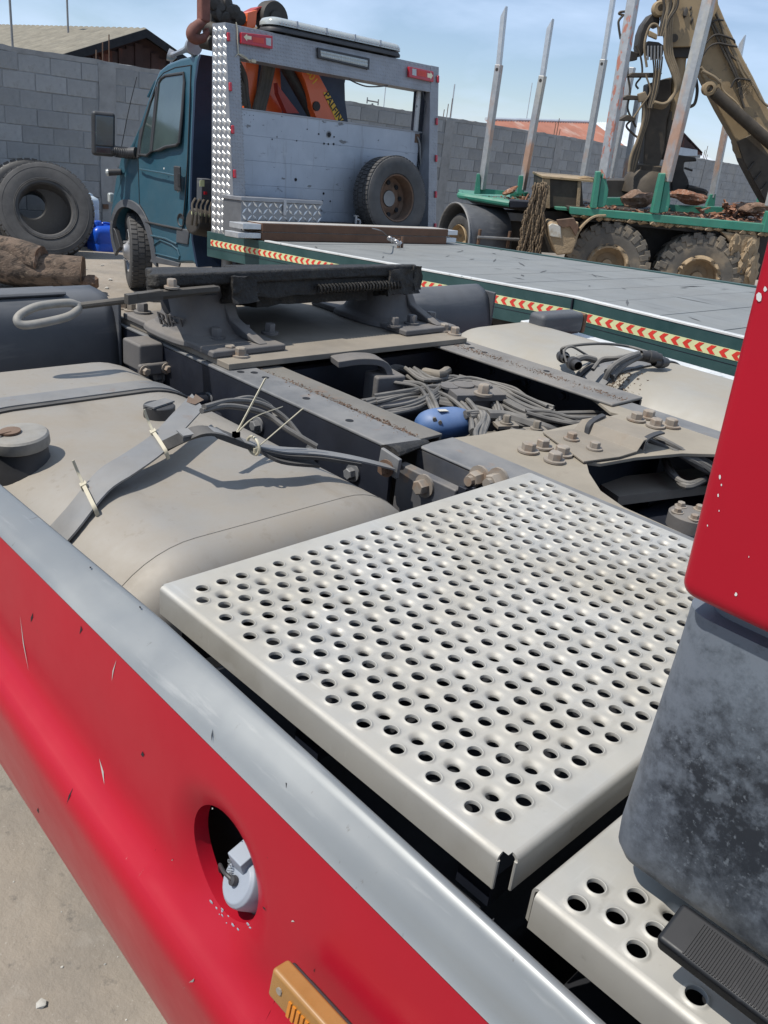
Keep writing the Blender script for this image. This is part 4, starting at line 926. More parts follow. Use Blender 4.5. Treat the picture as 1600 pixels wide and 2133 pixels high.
# side face of the left post: bright five-millimetre tread lozenges
mb = MB().prism([(-.003, RB-.002, HB), (-.003, RT-.002, HT), (-.003, FT, HT), (-.003, FB, -.03), (-.003, RB-.002, -.03)], (.0025, 0, 0)); ts = toW(mb).build('tread_sheet', 'diamond_dull', pL)
mb = MB(); nrow = 26
for r_ in range(nrow):
    z = .0+(HT-.02)*(r_+.5)/nrow
    for c_i in range(6):
        y = FT-.034-.068*c_i
        if y < hy(z)+.012: continue
        if y-.036 < hy(z): pass
        dy, dzz, sk_ = .031, .028, .012
        mb.add([(-.0032, y-dy, z+sk_*0), (-.0032, y+sk_, z+dzz), (-.0032, y+dy, z), (-.0032, y-sk_, z-dzz), (-.009, y-.012, z+.008), (-.009, y+.012, z-.004), (-.009, y+.006, z+.012), (-.009, y-.006, z-.012)],
               [(0, 4, 6, 1), (1, 6, 5, 2), (2, 5, 7, 3), (3, 7, 4, 0), (4, 7, 5, 6)])
toW(mb).build('tread_lozenges', 'diamond_bright', pL, 15, kind='stuff')
def tread_bars(o, ux, uy, nn, w, h, sp, name, par, skip=None, a=.013, b=.0035, mat='diamond_dull'):
    mb = MB(); ux, uy, nn = V(ux), V(uy), V(nn); k = 0; i = 0
    while sp*(i+.5) < w:
        j = 0
        while sp*(j+.5) < h:
            c = V(o)+ux*sp*(i+.5)+uy*sp*(j+.5); s = 1 if (i+j) % 2 else -1
            d = (ux+uy*s).normalized()*a; e = (uy-ux*s).normalized()*b
            mb.add([c-d, c+e, c+d, c-e, c+nn*b*.7], [(0, 1, 4), (1, 2, 4), (2, 3, 4), (3, 0, 4)]); j += 1
        i += 1
    return mb.build(name, mat, par, 15, kind='stuff')
tread_bars(Wf(.0, hy(0)-.0005, .0)+hu_*.05, ex, hu_, hn, .118, 1.5, .026, 'tread_pattern', pL)
tread_bars(Wf(2.285, hy(0)-.0005, .0)+hu_*.05, ex, hu_, hn, .115, 1.5, .026, 'tread_pattern', pR)
tread_bars(Wf(.118, hy(1.325)+.0015, 1.325), ex, hu_, hn, 2.167, .228, .028, 'tread_pattern', tb)
# board of five planks
for k in range(5):
    z0 = .02+k*.19; mb = MB().box((.115, .30, z0+.0005), (2.29, .335, z0+.1895)); toW(mb).build('board_plank', 'board_aluminium', fb, bev=.0008, seg=1)
mb = MB().box((.118, .295, .965), (2.287, .34, .978)); toW(mb).build('board_cap', 'diamond_dull', fb, bev=.002)
mb = MB(); bh = MB()
def bpt(px, py): return at(px, py, pl=(Wf(0, .2985, 0), ey))
for (px, py, r_) in ((685, 281, .022), (696, 285, .007), (675, 299, .009), (684, 300, .009), (695, 300, .010), (664, 279, .008), (616, 374, .014), (674, 403, .011), (672, 419, .008), (688, 419, .008), (658, 424, .010), (640, 269, .005), (618, 293, .006), (509, 239, .003), (520, 240, .003), (528, 240, .003), (567, 290, .006), (577, 285, .005)):
    c = bpt(px, py); bh.cyl(c, c-ey*.002, r_, 12)
bh.build('board_holes', 'void_dark', fb, kind='stuff')
c = bpt(685, 280); mb = MB().lathe([(.022, 0), (.028, 0), (.028, .003), (.022, .003)], c, -ey, 20); mb.build('grommet', 'steel_grey', fb)
mb = MB().obox(bpt(869, 288), ex*.03, ez*.04, ey*.004); lb = mb.build('latch_plate', 'rust', fb, bev=.003)
MB().tube([bpt(868, 285)-ey*.01, bpt(872, 300)-ey*.015, bpt(874, 330)-ey*.012, bpt(876, 355)-ey*.01], .010, 8, 4).build('latch_strap', 'steel_grey', lb)
# lamps on the headboard
for (px, py) in ((474.5, 77), (478.5, 181), (483.5, 270), (487.5, 362)) + ((911, 165), (908.5, 253), (907.5, 330), (906.5, 405), (905.5, 472)):
    c = hpt(px, py); mb = MB(); mb.obox(c+hn*.010, ex*.0135, hu_*.032, hn*.010); mb.build('marker_light', 'red_lens', fb, bev=.009, seg=3)
def quad_on_face(q, th, off):
    pts = [hpt(*p)+hn*off for p in q]; return MB().prism(pts, hn*th)
tl = quad_on_face([(498, 68), (564, 76), (564, 103), (498, 91)], .03, .0).build('tail_lamp', 'red_lens', fb, bev=.006)
def arrow(q, nm, par, mat='lens_cream'): quad_on_face(q, .001, .0305).build(nm, mat, par)
arrow([(503, 78), (510, 72), (510, 75.5), (519, 77), (519, 84), (510, 83), (510, 87)], 'arrow_mark', tl)
arrow([(549, 80), (560, 81), (560, 97), (550, 95)], 'reverse_lens', tl, 'clear_lens')
arrow([(522, 78), (545, 81), (545, 92.5), (522, 88.5)], 'stop_lens', tl, 'label_red')
tl2 = quad_on_face([(848, 139), (899, 150), (899, 172), (848, 161)], .03, .0).build('tail_lamp', 'red_lens', fb, bev=.006)
arrow([(897, 158.5), (892, 151.5), (892, 154.5), (885.5, 153), (885.5, 162), (892, 163.5), (892, 166.5)], 'arrow_mark', tl2)
arrow([(854, 143.5), (862.5, 145), (862.5, 159), (854, 157)], 'reverse_lens', tl2, 'clear_lens')
arrow([(864.5, 146.5), (883.5, 150), (883.5, 162), (864.5, 158)], 'stop_lens', tl2, 'label_red')
wl = quad_on_face([(659, 99), (767, 122), (766, 145.5), (660, 121)], .022, 0).build('work_light', 'black_plastic', fb, bev=.004)
quad_on_face([(664, 105.5), (762, 126), (762, 140), (665, 118)], .003, .020).build('light_lens', 'clear_lens', wl)
mb = MB(); q = [hpt(664, 105.5), hpt(762, 126), hpt(762, 140), hpt(665, 118)]
for k in range(26):
    t = (k+.5)/26; a, b = q[0].lerp(q[1], t), q[3].lerp(q[2], t)
    for s in (.25, .75):
        mb.lathe([(.011, 0), (.008, .005), (.0005, .007)], a.lerp(b, s)+hn*.023, hn, 8)
mb.build('led_cells', 'clear_lens', wl, kind='stuff')
# beacon bar on top
def bar_pts(h0, h1, w, mat, name, par, rnd=.07, xa=.42, xb=1.905):
    mb = MB(); rings = []
    for z, s in ((h0, 0), (h0+(h1-h0)*.4, .0), (h0+(h1-h0)*.8, .016), (h1, .05)):
        ring = []
        for (cx, cy, a0) in ((xb-rnd, .36+w-rnd, 0), (xa+rnd, .36+w-rnd, 90), (xa+rnd, .36-w+rnd, 180), (xb-rnd, .36-w+rnd, 270)):
            for i in range(7):
                a = R(a0+i*15); ring.append(V((cx+(rnd-s)*math.cos(a), cy+(rnd-s)*math.sin(a), z)))
        rings.append(ring)
    return toW(mb.loft(rings)).build(name, mat, par, 45)
bb = bar_pts(1.566, 1.612, .125, 'black_plastic', 'beacon_base', fb, .10)
bar_pts(1.612, 1.672, .12, 'clear_lens', 'beacon_lens', bb, .10)
for x in (.67, .98, 1.30, 1.60): mb = MB().box((x-.007, .234, 1.614), (x+.007, .486, 1.666)); toW(mb).build('lens_joint', 'white_plastic', bb, bev=.003)
mb = MB()
for i in range(46):
    x = .50+i*.0295; mb.lathe([(.008, 0), (.0005, .006)], (x, .2395, 1.628), (0, -1, 0), 6)
toW(mb).build('beacon_leds', 'chrome', bb, kind='stuff')
mb = MB()
for x in (.6, 1.7): mb.box((x, .30, 1.554), (x+.05, .42, 1.568))
toW(mb).build('beacon_feet', 'black_plastic', bb)
# loose wires
wr = lambda x, y: hpt(x, y, .01)
MB().tube([wr(492, 46), wr(494.5, 60), wr(495, 85), wr(496.5, 112)], .0045, 6, 4).build('dangling_wire', 'zip_tie', fb)
MB().tube([wr(496.5, 112), wr(508, 119), wr(518, 125), wr(529, 126)], .0045, 6, 4).build('dangling_wire', 'zip_tie', fb)
MB().tube([wr(490, 118), wr(497, 112), wr(510, 117), wr(522, 130)], .003, 6, 4).build('dangling_wire', 'zip_tie', fb)
MB().obox(wr(528, 127), ex*.022, ez*.012, ey*.008).build('wire_plug', 'zip_tie', fb, bev=.003)
MB().tube([hpt(727, 165), hpt(745, 174), hpt(765, 180), hpt(790, 180), hpt(808, 178)], .006, 6, 5).build('dangling_wire', 'black_plastic', fb)
MB().tube([hpt(880, 190, .02), hpt(884, 205, .02), hpt(888, 220, .02), hpt(883, 250, .02), hpt(880, 280, .02)], .006, 6, 5).build('dangling_wire', 'black_plastic', fb)
mb = MB().box((2.20, .32, .98), (2.245, .34, 1.33)); toW(mb).build('board_post', 'edge_white', fb); mb = MB().box((2.245, .30, .05), (2.288, .42, 1.33)); toW(mb).build('board_channel', 'frame_dark', fb)
# winch hump beside the tool chest
mb = MB().box((.93, .12, .02), (1.32, .26, .13)); mb.cyl((.95, .10, .10), (1.30, .10, .10), .035, 12); wz = toW(mb).build('winch', 'machine_black', fb, bev=.006)
mb = MB().cyl((1.28, .06, .08), (1.28, .06, .20), .012, 10); mb.box((1.255, .05, .195), (1.305, .07, .205)); mb.tube([(1.28, .06, .17), (1.31, .04, .16), (1.31, .04, .11)], .012, 8, 3); toW(mb).build('winch_valve', 'chrome', wz)
# ---- cab
TUM = .16
def cp(px, py, off=0):
    X = 4.47
    for _ in range(8):
        p = at(px, py, X=X-off); X = 4.47+max(0, p.z-1.12)*TUM
    return p
def cprism(q, th, off, name, mat, par, bev=0, ang=35): return MB().prism([cp(*p, off=off) for p in q], V((th, 0, 0))).build(name, mat, par, ang, bev)
arch = [(318, 546), (313, 510), (303, 473), (290, 447), (272, 434), (255, 432), (243, 445), (236, 470), (238, 500), (244, 524)]
outline = [(410, 556), (400, 548), (318, 548)] + arch[1:] + [(232, 505), (227, 478), (228, 455), (232, 425), (240, 370), (252, 318), (272, 300), (289, 262), (308, 205), (322, 168), (331, 146), (348, 132), (375, 121), (400, 115), (417, 113), (412, 128), (406, 170), (400, 300), (396, 420), (400, 500)]
mb = MB(); Lp = [cp(*q) for q in outline]; WB = 1.98
n_ = len(Lp); Rp = [V((4.47*2+WB-p.x, p.y, p.z)) for p in Lp]
mb.add(Lp+Rp, [list(range(n_))[::-1], list(range(n_, 2*n_))]+[(i, (i+1) % n_, n_+(i+1) % n_, n_+i) for i in range(n_)])
cb = mb.build('cab', 'teal_paint', fb, 35, .035, 3)
# cab rear wall, its shade put into the colour as dark navy
b0, b1, b2, b3 = at(402, 520, X=4.50), at(414, 150, X=4.63), None, None
ry = min(p.y for p in Lp)-.03
mb = MB(); rear = [Lp[0]] + [cp(*q) for q in ((400, 500), (396, 420), (400, 300), (406, 170), (412, 128), (417, 113))]; mb.loft([[p+V((.004, -.012, 0)), V((4.47*2+WB-p.x-.004, p.y-.012, p.z)), V((4.47*2+WB-p.x-.004, p.y+.02, p.z)), p+V((.004, .02, 0))] for p in rear]); mb.build('cab_rear_wall', 'cab_back_shaded', cb)
door = [(398, 136), (396, 200), (391, 330), (385, 420), (380, 476), (368, 478), (325, 468), (311, 462), (300, 440), (291, 425), (288, 330), (297, 272), (316, 205), (329, 166), (341, 152), (365, 141)]
cprism(door, .02, .006, 'door', 'teal_paint', cb, .004)
dr = bpy.data.objects['door']
mb = MB(); mb.tube([cp(*q, off=.004) for q in door+[door[0]]], .006, 6); mb.build('door_gap', 'void_dark', dr)
glass = [(316.5, 316), (331, 173), (336, 164), (345, 158), (383, 152.5), (384, 170), (379, 240), (373, 297), (368, 302), (345, 306), (333, 312)]
quarter = [(290, 322), (294, 290), (301, 258), (315, 210), (327, 181), (314, 316), (306, 324)]
def ring_on(q, r_, nm, off, par, mat='black_plastic'): MB().tube([cp(*p, off=off) for p in q+[q[0], q[1]]], r_, 8).build(nm, mat, par)
cprism(glass, .01, .009, 'window', 'dark_glass', dr); ring_on(glass, .014, 'window_seal', .008, dr)
cprism(quarter, .01, .009, 'quarter_window', 'dark_glass', dr); ring_on(quarter, .014, 'window_seal', .008, dr)
mb = MB().obox(cp(370, 372, off=.016), (.012, 0, 0), (0, .052, -.002), (0, .006, .105)); hd = mb.build('door_handle', 'black_plastic', dr, bev=.012)
MB().obox(cp(373, 375, off=.03), (.004, 0, 0), (0, .02, 0), (0, 0, .055)).build('handle_grip', 'void_dark', hd, bev=.005)
MB().lathe([(.013, 0), (.012, .004), (.0005, .005)], cp(371, 398, off=.006), (-1, 0, 0), 14).build('door_lock', 'chrome', dr)
MB().lathe([(.009, 0), (.008, .004), (.0005, .005)], cp(342, 351, off=.006), (-1, 0, 0), 12).build('paint_chip', 'edge_white', dr)
MB().tube([cp(291, 352, off=.008), cp(340, 360, off=.010), cp(378, 368, off=.008)], .008, 8).build('door_crease', 'teal_paint', dr)
MB().tube([cp(304, 462, off=.010), cp(340, 470, off=.012), cp(380, 478, off=.010)], .010, 8).build('side_molding', 'black_plastic', cb)
MB().tube([cp(313, 490, off=.008), cp(345, 497, off=.010), cp(368, 508, off=.008)], .009, 8).build('sill_crease', 'teal_paint', cb)
MB().lathe([(.0005, -.006), (.045, -.006), (.052, .006), (.058, .006), (.058, 0)], cp(377, 458, off=.004), (-1, 0, 0), 24).build('filler_recess', 'black_plastic', cb)
cprism([(367, 475), (394, 478), (390, 510), (366, 505)], .03, .012, 'rear_flap', 'mudguard_plastic', cb, .01)
ring_on([(317, 526), (322, 508), (334, 500), (358, 510), (370, 520), (374, 533), (372, 540)], .007, 'step_crease', .006, cb, 'teal_paint')
cprism([(316, 532), (374, 548), (372, 556), (312, 546)], .02, .010, 'sill', 'mudguard_plastic', cb, .006)
ar = [cp(*q, off=.012) for q in arch]
mb = MB(); mb.loft([[p+V((-.012, 0, 0)), p+V((.03, 0, 0)), p+V((.03, 0, 0))+(p-sum(ar, V((0, 0, 0)))/len(ar)).normalized()*.075, p+(p-sum(ar, V((0, 0, 0)))/len(ar)).normalized()*.075] for p in smooth_path(ar, 3)]); mb.build('arch_trim', 'mudguard_plastic', cb, 40, .006)
cprism([(244, 524), (232, 505), (227, 478), (233, 470), (240, 480), (250, 516)], .05, .014, 'bumper_corner', 'black_plastic', cb, .01)
mb = MB().prism([V((4.60, 8.40, .45)), V((4.60, 7.70, .5)), V((4.60, 7.72, .80)), V((4.60, 8.30, .85))], (.05, 0, 0)); mb.build('arch_liner', 'void_dark', cb)
wc = at(287, 532, X=4.62); wc = V((4.62, wc.y, .285))
wax = V((1, -.42, 0)).normalized()
mb = MB(); mb.lathe(tyre_prof(.36, .21, .215), wc, wax, 40); tread(mb, wc, wax, .36, .215, 44, .006); fw_ = mb.build('wheel', 'worn_tyre', fb, 30)
mb = MB().lathe([(.212, -.09), (.205, -.10), (.19, -.06), (.10, -.09), (.06, -.14), (.0005, -.15)], wc, wax, 28)
for k in range(6): a = k*math.pi/3; mb.cyl(wc+V((-.07, .1*math.cos(a), .1*math.sin(a))), wc+V((-.13, .1*math.cos(a), .1*math.sin(a))), .012, 6)
mb.build('rim', 'chrome', fw_)
# mirror
m0 = at(215, 276, X=4.26); mb = MB(); mc = cp(215, 279, off=.22)
mx, mz_ = V((.93, -.30, 0)).normalized(), V((.03, 0, 1)).normalized(); my = mz_.cross(mx)
mb.obox(mc, mx*.105, my*.045, mz_*.195); mr = mb.build('wing_mirror', 'black_plastic', cb, 35, .03, 3)
MB().obox(mc-my*.043+mz_*.03+mx*.006, mx*.082, my*.006, mz_*.130).build('mirror_glass', 'mirror_glass', mr, bev=.015)
MB().obox(mc-my*.043-mz_*.140+mx*.006, mx*.082, my*.006, mz_*.030).build('mirror_glass', 'mirror_glass', mr, bev=.008)
a, b = mc+mx*.07-mz_*.13, cp(284, 318, off=.0)
mb = MB().tube([a, a.lerp(b, .5)+V((0, 0, -.015)), b], [.045, .048, .052], 12, 3); mb.build('mirror_arm', 'black_plastic', mr)
mb = MB()
for k in range(11): q = a.lerp(b, .2+k*.07); mb.lathe([(.047, -.006), (.053, 0), (.047, .006)], q+V((0, 0, -.012)), b-a, 14)
mb.build('arm_bellows', 'black_plastic', mr)
cprism([(283, 330), (290, 270), (296, 262), (292, 325)], .02, .012, 'mirror_base', 'black_plastic', cb, .004)
c = cp(226, 359, off=.10); mb = MB().tube([cp(252, 358, off=0), c], [.03, .034], 12); ms = mb.build('front_mirror', 'black_plastic', cb)
MB().lathe([(.034, 0), (.03, .02), (.0005, .03)], c, c-cp(252, 358), 14).build('mirror_end', 'clear_lens', ms)
MB().obox(cp(231, 412, off=-.05), (.03, 0, 0), (0, .03, 0), (0, 0, .05)).build('headlamp', 'clear_lens', cb, bev=.02)
# sun visor, roof horns, aerial
MB().strip([V((4.66, 8.02, 1.79)), V((5.4, 8.10, 1.82)), V((6.2, 8.02, 1.79))], .20, .015, (0, .7, -.7), 4).build('sun_visor', 'teal_paint', cb)
hp_ = at(401, 97, Y=7.3); hq = at(357, 116, Y=8.1)
mb = MB().lathe([(.0005, -.09), (.03, -.09), (.06, -.03), (.075, .03), (.07, .05), (.0005, .045)], hp_, (-.2, -1, .1), 20); mb.tube([hp_, hp_.lerp(hq, .5), hq], [.04, .024, .02, .03], 10, 3); mb.lathe([(.0005, -.05), (.05, -.02), (.055, .03), (.0005, .04)], hq, (-.6, .5, .2), 16); mb.cyl(hp_, hp_+V((0, 0, -.12)), .012); mb.cyl(hq, hq+V((0, 0, -.10)), .012); mb.build('roof_horn', 'chrome', cb)
MB().tube([cp(252, 312), at(268, 230, X=4.50), at(285, 160, X=4.53)], .004, 5, 4).build('aerial', 'black_plastic', cb)
# battery/valve gear behind the cab
mb = MB().obox(at(425, 395, Y=6.78), (.05, 0, 0), (0, .04, 0), (0, 0, .09)); eb = mb.build('fuse_box', 'mudguard_plastic', fb, bev=.006)
MB().obox(at(421, 382, Y=6.73), (.022, 0, 0), (0, .002, 0), (0, 0, .025)).build('warning_label', 'strip_yellow', eb); MB().obox(at(428, 402, Y=6.73), (.014, 0, 0), (0, .004, 0), (0, 0, .012)).build('red_knob', 'red_lens', eb)
mb = MB().cyl(at(400, 460, Y=6.72), at(448, 470, Y=6.72), .11, 18); ab = mb.build('air_tank', 'machine_black', fb, bev=.02)
for k in range(5):
    q = at(400+k*9, 445+k*1.5, Y=6.64); MB().tube([q+V((0, 0, -.09)), q+V((-.015, -.04, 0)), q+V((0, 0, .07)), q+V((.05, .03, .12))], .010, 6, 4).build('air_hose', 'hose_black', ab); MB().lathe([(.013, -.012), (.013, .012)], q+V((-.012, -.03, .01)), (0, .2, 1), 8).build('hose_collar', 'strip_yellow', ab)
# ---- crane
def yc(px, py, y=.72): return fl(px, py, y=y)
def crp(q, y, th, name, mat, par, bev=.004): return MB().prism([yc(*p, y=y) for p in q], ey*th).build(name, mat, par, 35, bev)
cr_ = crp([(512, 127), (514, 54), (516, 26), (536, 20), (533, 54), (540, 130), (530, 240), (519, 240)], .66, .10, 'crane', 'orange_paint', fb)
crp([(531, 22), (545, 11), (572, 14), (588, 26), (602, 51), (602, 60), (580, 60), (584, 140), (588, 240), (548, 240), (562, 136), (556, 60), (540, 52)], .80, .05, 'mast', 'orange_paint', cr_)
crp([(500, 52), (516, 32), (520, 24), (540, 14), (552, 12), (540, 20), (522, 54)], .70, .12, 'mast_flange', 'orange_dark', cr_)
mb = MB(); c = yc(566, 40, .72); mb.lathe([(.06, -.05), (.13, -.06), (.14, -.04), (.14, .05), (.12, .06), (.0005, .06)], c, ey, 24); mb.lathe([(.0005, -.07), (.06, -.07), (.06, 0)], c, ey, 16); mb.build('slew_gear', 'machine_black', cr_)
for pts in ([(530, 60), (552, 100), (550, 150), (532, 230)], [(548, 50), (560, 110), (553, 170), (538, 232)], [(556, 60), (568, 120), (558, 180), (545, 234)], [(495, 130), (508, 160), (512, 200), (518, 235)], [(492, 160), (502, 180), (508, 220)]):
    MB().tube([yc(*p, y=.62) for p in pts], .030, 10, 5).build('crane_hose', 'hose_black', cr_)
crp([(578, 172), (583, 182), (624, 236), (598, 236), (580, 195)], .66, .06, 'strut', 'orange_dark', cr_)
MB().cyl(yc(588, 128, .72), yc(652, 240, .72), .05, 16).build('lift_cylinder', 'machine_black', cr_)
MB().cyl(yc(610, 128, .80), yc(638, 190, .80), .06, 16).build('lift_cylinder', 'machine_black', cr_)
bm_ = crp([(620, 120), (655, 120), (663, 153), (716, 252), (662, 252), (650, 224), (643, 194), (636, 170), (626, 146)], .62, .10, 'jib', 'orange_paint', cr_)
MB().lathe([(.04, 0), (.04, .015), (.0005, .018)], yc(658, 221, .62), -ey, 16).build('jib_pin', 'machine_black', bm_)
la, lb_, lc, ld_ = yc(673, 192, .618), yc(684, 192, .618), yc(716, 251, .618), yc(700, 251, .618)
MB().prism([la, lb_, lc, ld_], -ey*.002).build('name_label', 'label_yellow', bm_)
tx = (yc(707, 252, .615)-yc(677, 196, .615)).normalized(); tz_ = -ey; ty = tz_.cross(tx).normalized()
cmid = yc(678, 192, .6145)+tx*.20
text_mesh('PALFINGER', .092, 'label_black', 'label_lettering', bm_, basis(tx, ty, tz_, cmid+tx*.035), .0008, .0016)
text_mesh('100', .10, 'label_yellow', 'model_number', bm_, basis(-tx, -ty, tz_, yc(651, 158, .6185)), .0006)
# hook block slung over the headboard
hk = lambda x, y, o=0: fl(x, y, y=.62+o)
mb = MB().obox(hk(424, 14), ex*.045, ey*.04, ez*.11); hb2 = mb.build('hook_block', 'rusty_red', cr_, bev=.02)
hooks = [(428, 38), (421, 46), (408, 55), (399, 66), (400, 77), (412, 82), (424, 78), (431, 66), (430, 58)]
MB().tube([hk(*q) for q in hooks], [.030, .038, .042, .042, .040, .034, .026, .018], 12, 4).build('hook', 'rusty_red', hb2)
MB().tube([hk(424, 40), hk(418, 60), hk(412, 72)], .014, 8, 3).build('hook_latch', 'rust', hb2)
mb = MB(); rr = random.Random(12)
for q in ((440, 5), (452, 14), (465, 8), (470, 22), (484, 24), (494, 36), (448, 30), (460, 34), (440, 60), (432, 88)):
    c = hk(*q, .08); mb.lathe([(.0005, -.07), (.055, -.06), (.06, .05), (.0005, .06)], c, (rr.uniform(-.4, .4), 1, rr.uniform(-.4, .4)), 12)
mb.obox(hk(455, 20, .1), ex*.10, ey*.05, ez*.12); mb.build('boom_tip', 'machine_black', cr_, 40, .01)
# things lying on the flatbed ---------------------------------------------
FLT = (5.6, 6.0, .8)
sw = thing('spare_wheel', 'muddy spare wheel leaning upright against the flatbed headboard', 'wheel', Wf(1.72, .05, 0))
c = Wf(1.685, .055, .365); ax = (-ey+ez*.10+ex*-.04).normalized()
mb = MB(); mb.lathe(tyre_prof(.36, .205, .23), c, ax, 48); tread(mb, c, ax, .36, .23, 56, .006); mb.build('tyre', 'worn_tyre', sw, 30)
mb = MB().lathe([(.212, .085), (.205, .10), (.195, .095), (.19, .04), (.195, -.03), (.16, -.045), (.10, -.02), (.075, -.02), (.07, -.05), (.0005, -.05)], c, ax, 40); rm = mb.build('rim', 'rust', sw, 40)
x, y, z = frame(ax); mb = MB()
for k in range(8): a = k*math.pi/4; mb.cyl(c+(math.cos(a)*x+math.sin(a)*y)*.14-z*.02, c+(math.cos(a)*x+math.sin(a)*y)*.14-z*.042+z*.012, .022, 12)
mb.build('rim_holes', 'void_dark', rm, kind='stuff'); MB().lathe([(.07, -.018), (.07, -.012), (.0005, -.012)], c, ax, 20).build('hub_plate', 'steel_grey', rm)
tbx = thing('tool_chest', 'low chequer plate tool chest on the flatbed below the headboard board', 'tool chest', Wf(.5, 0, 0))
a = fl(502, 470, y=-.02); A = V(((a-p0).dot(ex), (a-p0).dot(ey), (a-p0).dot(ez))); a2 = fl(666, 476, y=-.02); xr = (a2-p0).dot(ex)
mb = MB().box((A.x, -.02, .02), (xr, .24, .285)); tc1 = toW(mb).build('chest_body', 'chest_metal', tbx, bev=.004)
mb = MB().box((A.x-.012, -.034, .286), (xr+.012, .25, .315)); toW(mb).build('chest_lid', 'diamond_dull', tbx, bev=.004)
mb = MB().box((A.x+(xr-A.x)*.5, -.038, .19), (A.x+(xr-A.x)*.5+.03, -.02, .305)); toW(mb).build('latch', 'chrome', tbx, bev=.003)
tread_bars(Wf(A.x+.005, -.0205, .03), ex, ez, -ey, xr-A.x-.01, .25, .052, 'tread_pattern', tc1, a=.033, b=.010, mat='diamond_bright')
BY0, BY1 = -.23, -.36
for k in range(2):
    st = thing('steel_beam', ['lower of two long brown steel beams stacked across the flatbed', 'upper of two long brown steel beams stacked across the flatbed'][k], 'beam', Wf(1, -.3, .08*k), 'brown beams on the flatbed')
    z0 = .004+k*.068
    L0, L1 = (.03, 2.06) if k == 0 else (.03, 2.07)
    def bxy(x, off): return BY0+(BY1-BY0)*x/2.06+off
    mb = MB(); mb.loft([[V((x, bxy(x, o), z)) for o, z in ((0, z0), (0, z0+.063), (.22, z0+.063), (.22, z0))] for x in (L0, L1)]); toW(mb).build('beam_body', 'beam_brown', st, bev=.004)
    mb = MB(); mb.loft([[V((x, bxy(x, o), z)) for o, z in ((.01, z0+.0635), (.01, z0+.0665), (.21, z0+.0665), (.21, z0+.0635))] for x in (L0, L1)]); toW(mb).build('beam_cover', 'beam_top', st)
    for (xa, xb) in ((-.14+.04*(1-k)*-1, L0), (L1, L1+.14)):
        mb = MB(); mb.loft([[V((x, bxy(x, o), z)) for o, z in ((.012, z0+.014), (.012, z0+.056), (.20, z0+.056), (.20, z0+.014))] for x in (xa, xb)]); toW(mb).build('beam_end', 'galvanised_clean', st, bev=.004)
ls = thing('lashing_strap', 'grey lashing strap hooked to a steel pin on the flatbed edge of the beams', 'strap', Wf(1.4, -.5, 0))
sq_ = [fl(775, 476, z=.175), fl(795, 482, z=.16), fl(812, 497, z=.06)]
MB().strip(sq_, .045, .004, (.6, .8, 0), 4).build('webbing', 'mudguard_plastic', ls)
mb = MB(); a, b = fl(812, 497, z=.06), fl(832, 507, z=.05)
for k in range(4): q = a.lerp(b, k/3); mb.lathe([(.012, -.008), (.024, -.008), (.024, .008), (.012, .008), (.012, -.008)], q, (.5, .3*(-1)**k, .6*(-1)**k), 12)
mb.build('shackle', 'chrome', ls)
mb = MB().cyl(fl(830, 516, z=.0), fl(830, 516, z=.0)+ez*.075, .014, 12); mb.cyl(fl(837, 516, z=.0), fl(837, 516, z=.0)+ez*.09, .012, 12); mb.build('pin', 'rust', ls)

# ------------------------------------------------------------------ block wall
WY = 11.5
wa, wb_ = at(0, 92, Y=WY), at(1490, 335, Y=WY)
wd = (wb_-wa); wd /= wd.x             # per metre of x, falls slightly with the yard
wl_ = thing('block_wall', 'grey concrete block wall with cast columns closing the yard', 'wall', (12, WY, 0))
def ztop(x): return wa.z+(x-wa.x)*wd.z
def wq(x, dy, zrel): return V((x, WY+dy, ztop(x)+zrel))
cols = [at(221, 130, Y=WY).x, at(938, 245, Y=WY).x, at(1166, 285, Y=WY).x, at(1474, 335, Y=WY).x]
cols = [cols[0]-3.6] + cols + [cols[-1]+4.2, cols[0]+3.3]
def inside_col(a, b): return any(abs((a+b)/2-c) < .0 for c in cols)
mb = MB(); mb.prism([wq(-8, -.004, -.003), wq(34, -.004, -.003), wq(34, -.004, -3.2), wq(-8, -.004, -3.2)], (0, .18, 0)); mb.build('mortar_core', 'mortar', wl_)
mb = MB(); rr = random.Random(6); xs = [-8+i*.12 for i in range(350)]
mb.loft([[wq(x, -.012+rr.uniform(-.006, .006), .0+rr.uniform(-.012, .012)), wq(x, .2, .0+rr.uniform(-.01, .01)), wq(x, .2, -.055), wq(x, -.010+rr.uniform(-.006, .006), -.055+rr.uniform(-.008, .008))] for x in xs]); mb.build('coping', 'concrete', wl_)
J0 = at(35, 100, Y=WY).x
bl_, bh_ = .40, .20
full = MB().box((-.196, -.012, -.096), (.196, .06, .096)).build('block', 'concrete_block', wl_, bev=.006, seg=1)
rest = MB(); first = True; cnt = 0; rr = random.Random(9)
sh = V((0, 0, 0))
def shear(x): return Matrix(((1, 0, 0, x), (0, 1, 0, WY), (wd.z, 0, 1, 0), (0, 0, 0, 1)))
cand = []
for row in range(12):
    zr = -.055-.1-row*bh_
    x = J0+(.2 if row % 2 else 0)-.2-30*bl_
    while x < 33:
        a, b = x-.196, x+.196
        for c in cols:                       # blocks are cut at the columns
            if a < c+.115 and b > c-.115:
                if x < c: b = min(b, c-.115)
                else: a = max(a, c+.115)
        if b-a > .03: cand.append((a, b, row, zr))
        x += bl_
def seen(a, b, row): return (4.2 < b and a < 7.3 and row < 10) or (a > 8.6 and b < 17.2 and row < 8)
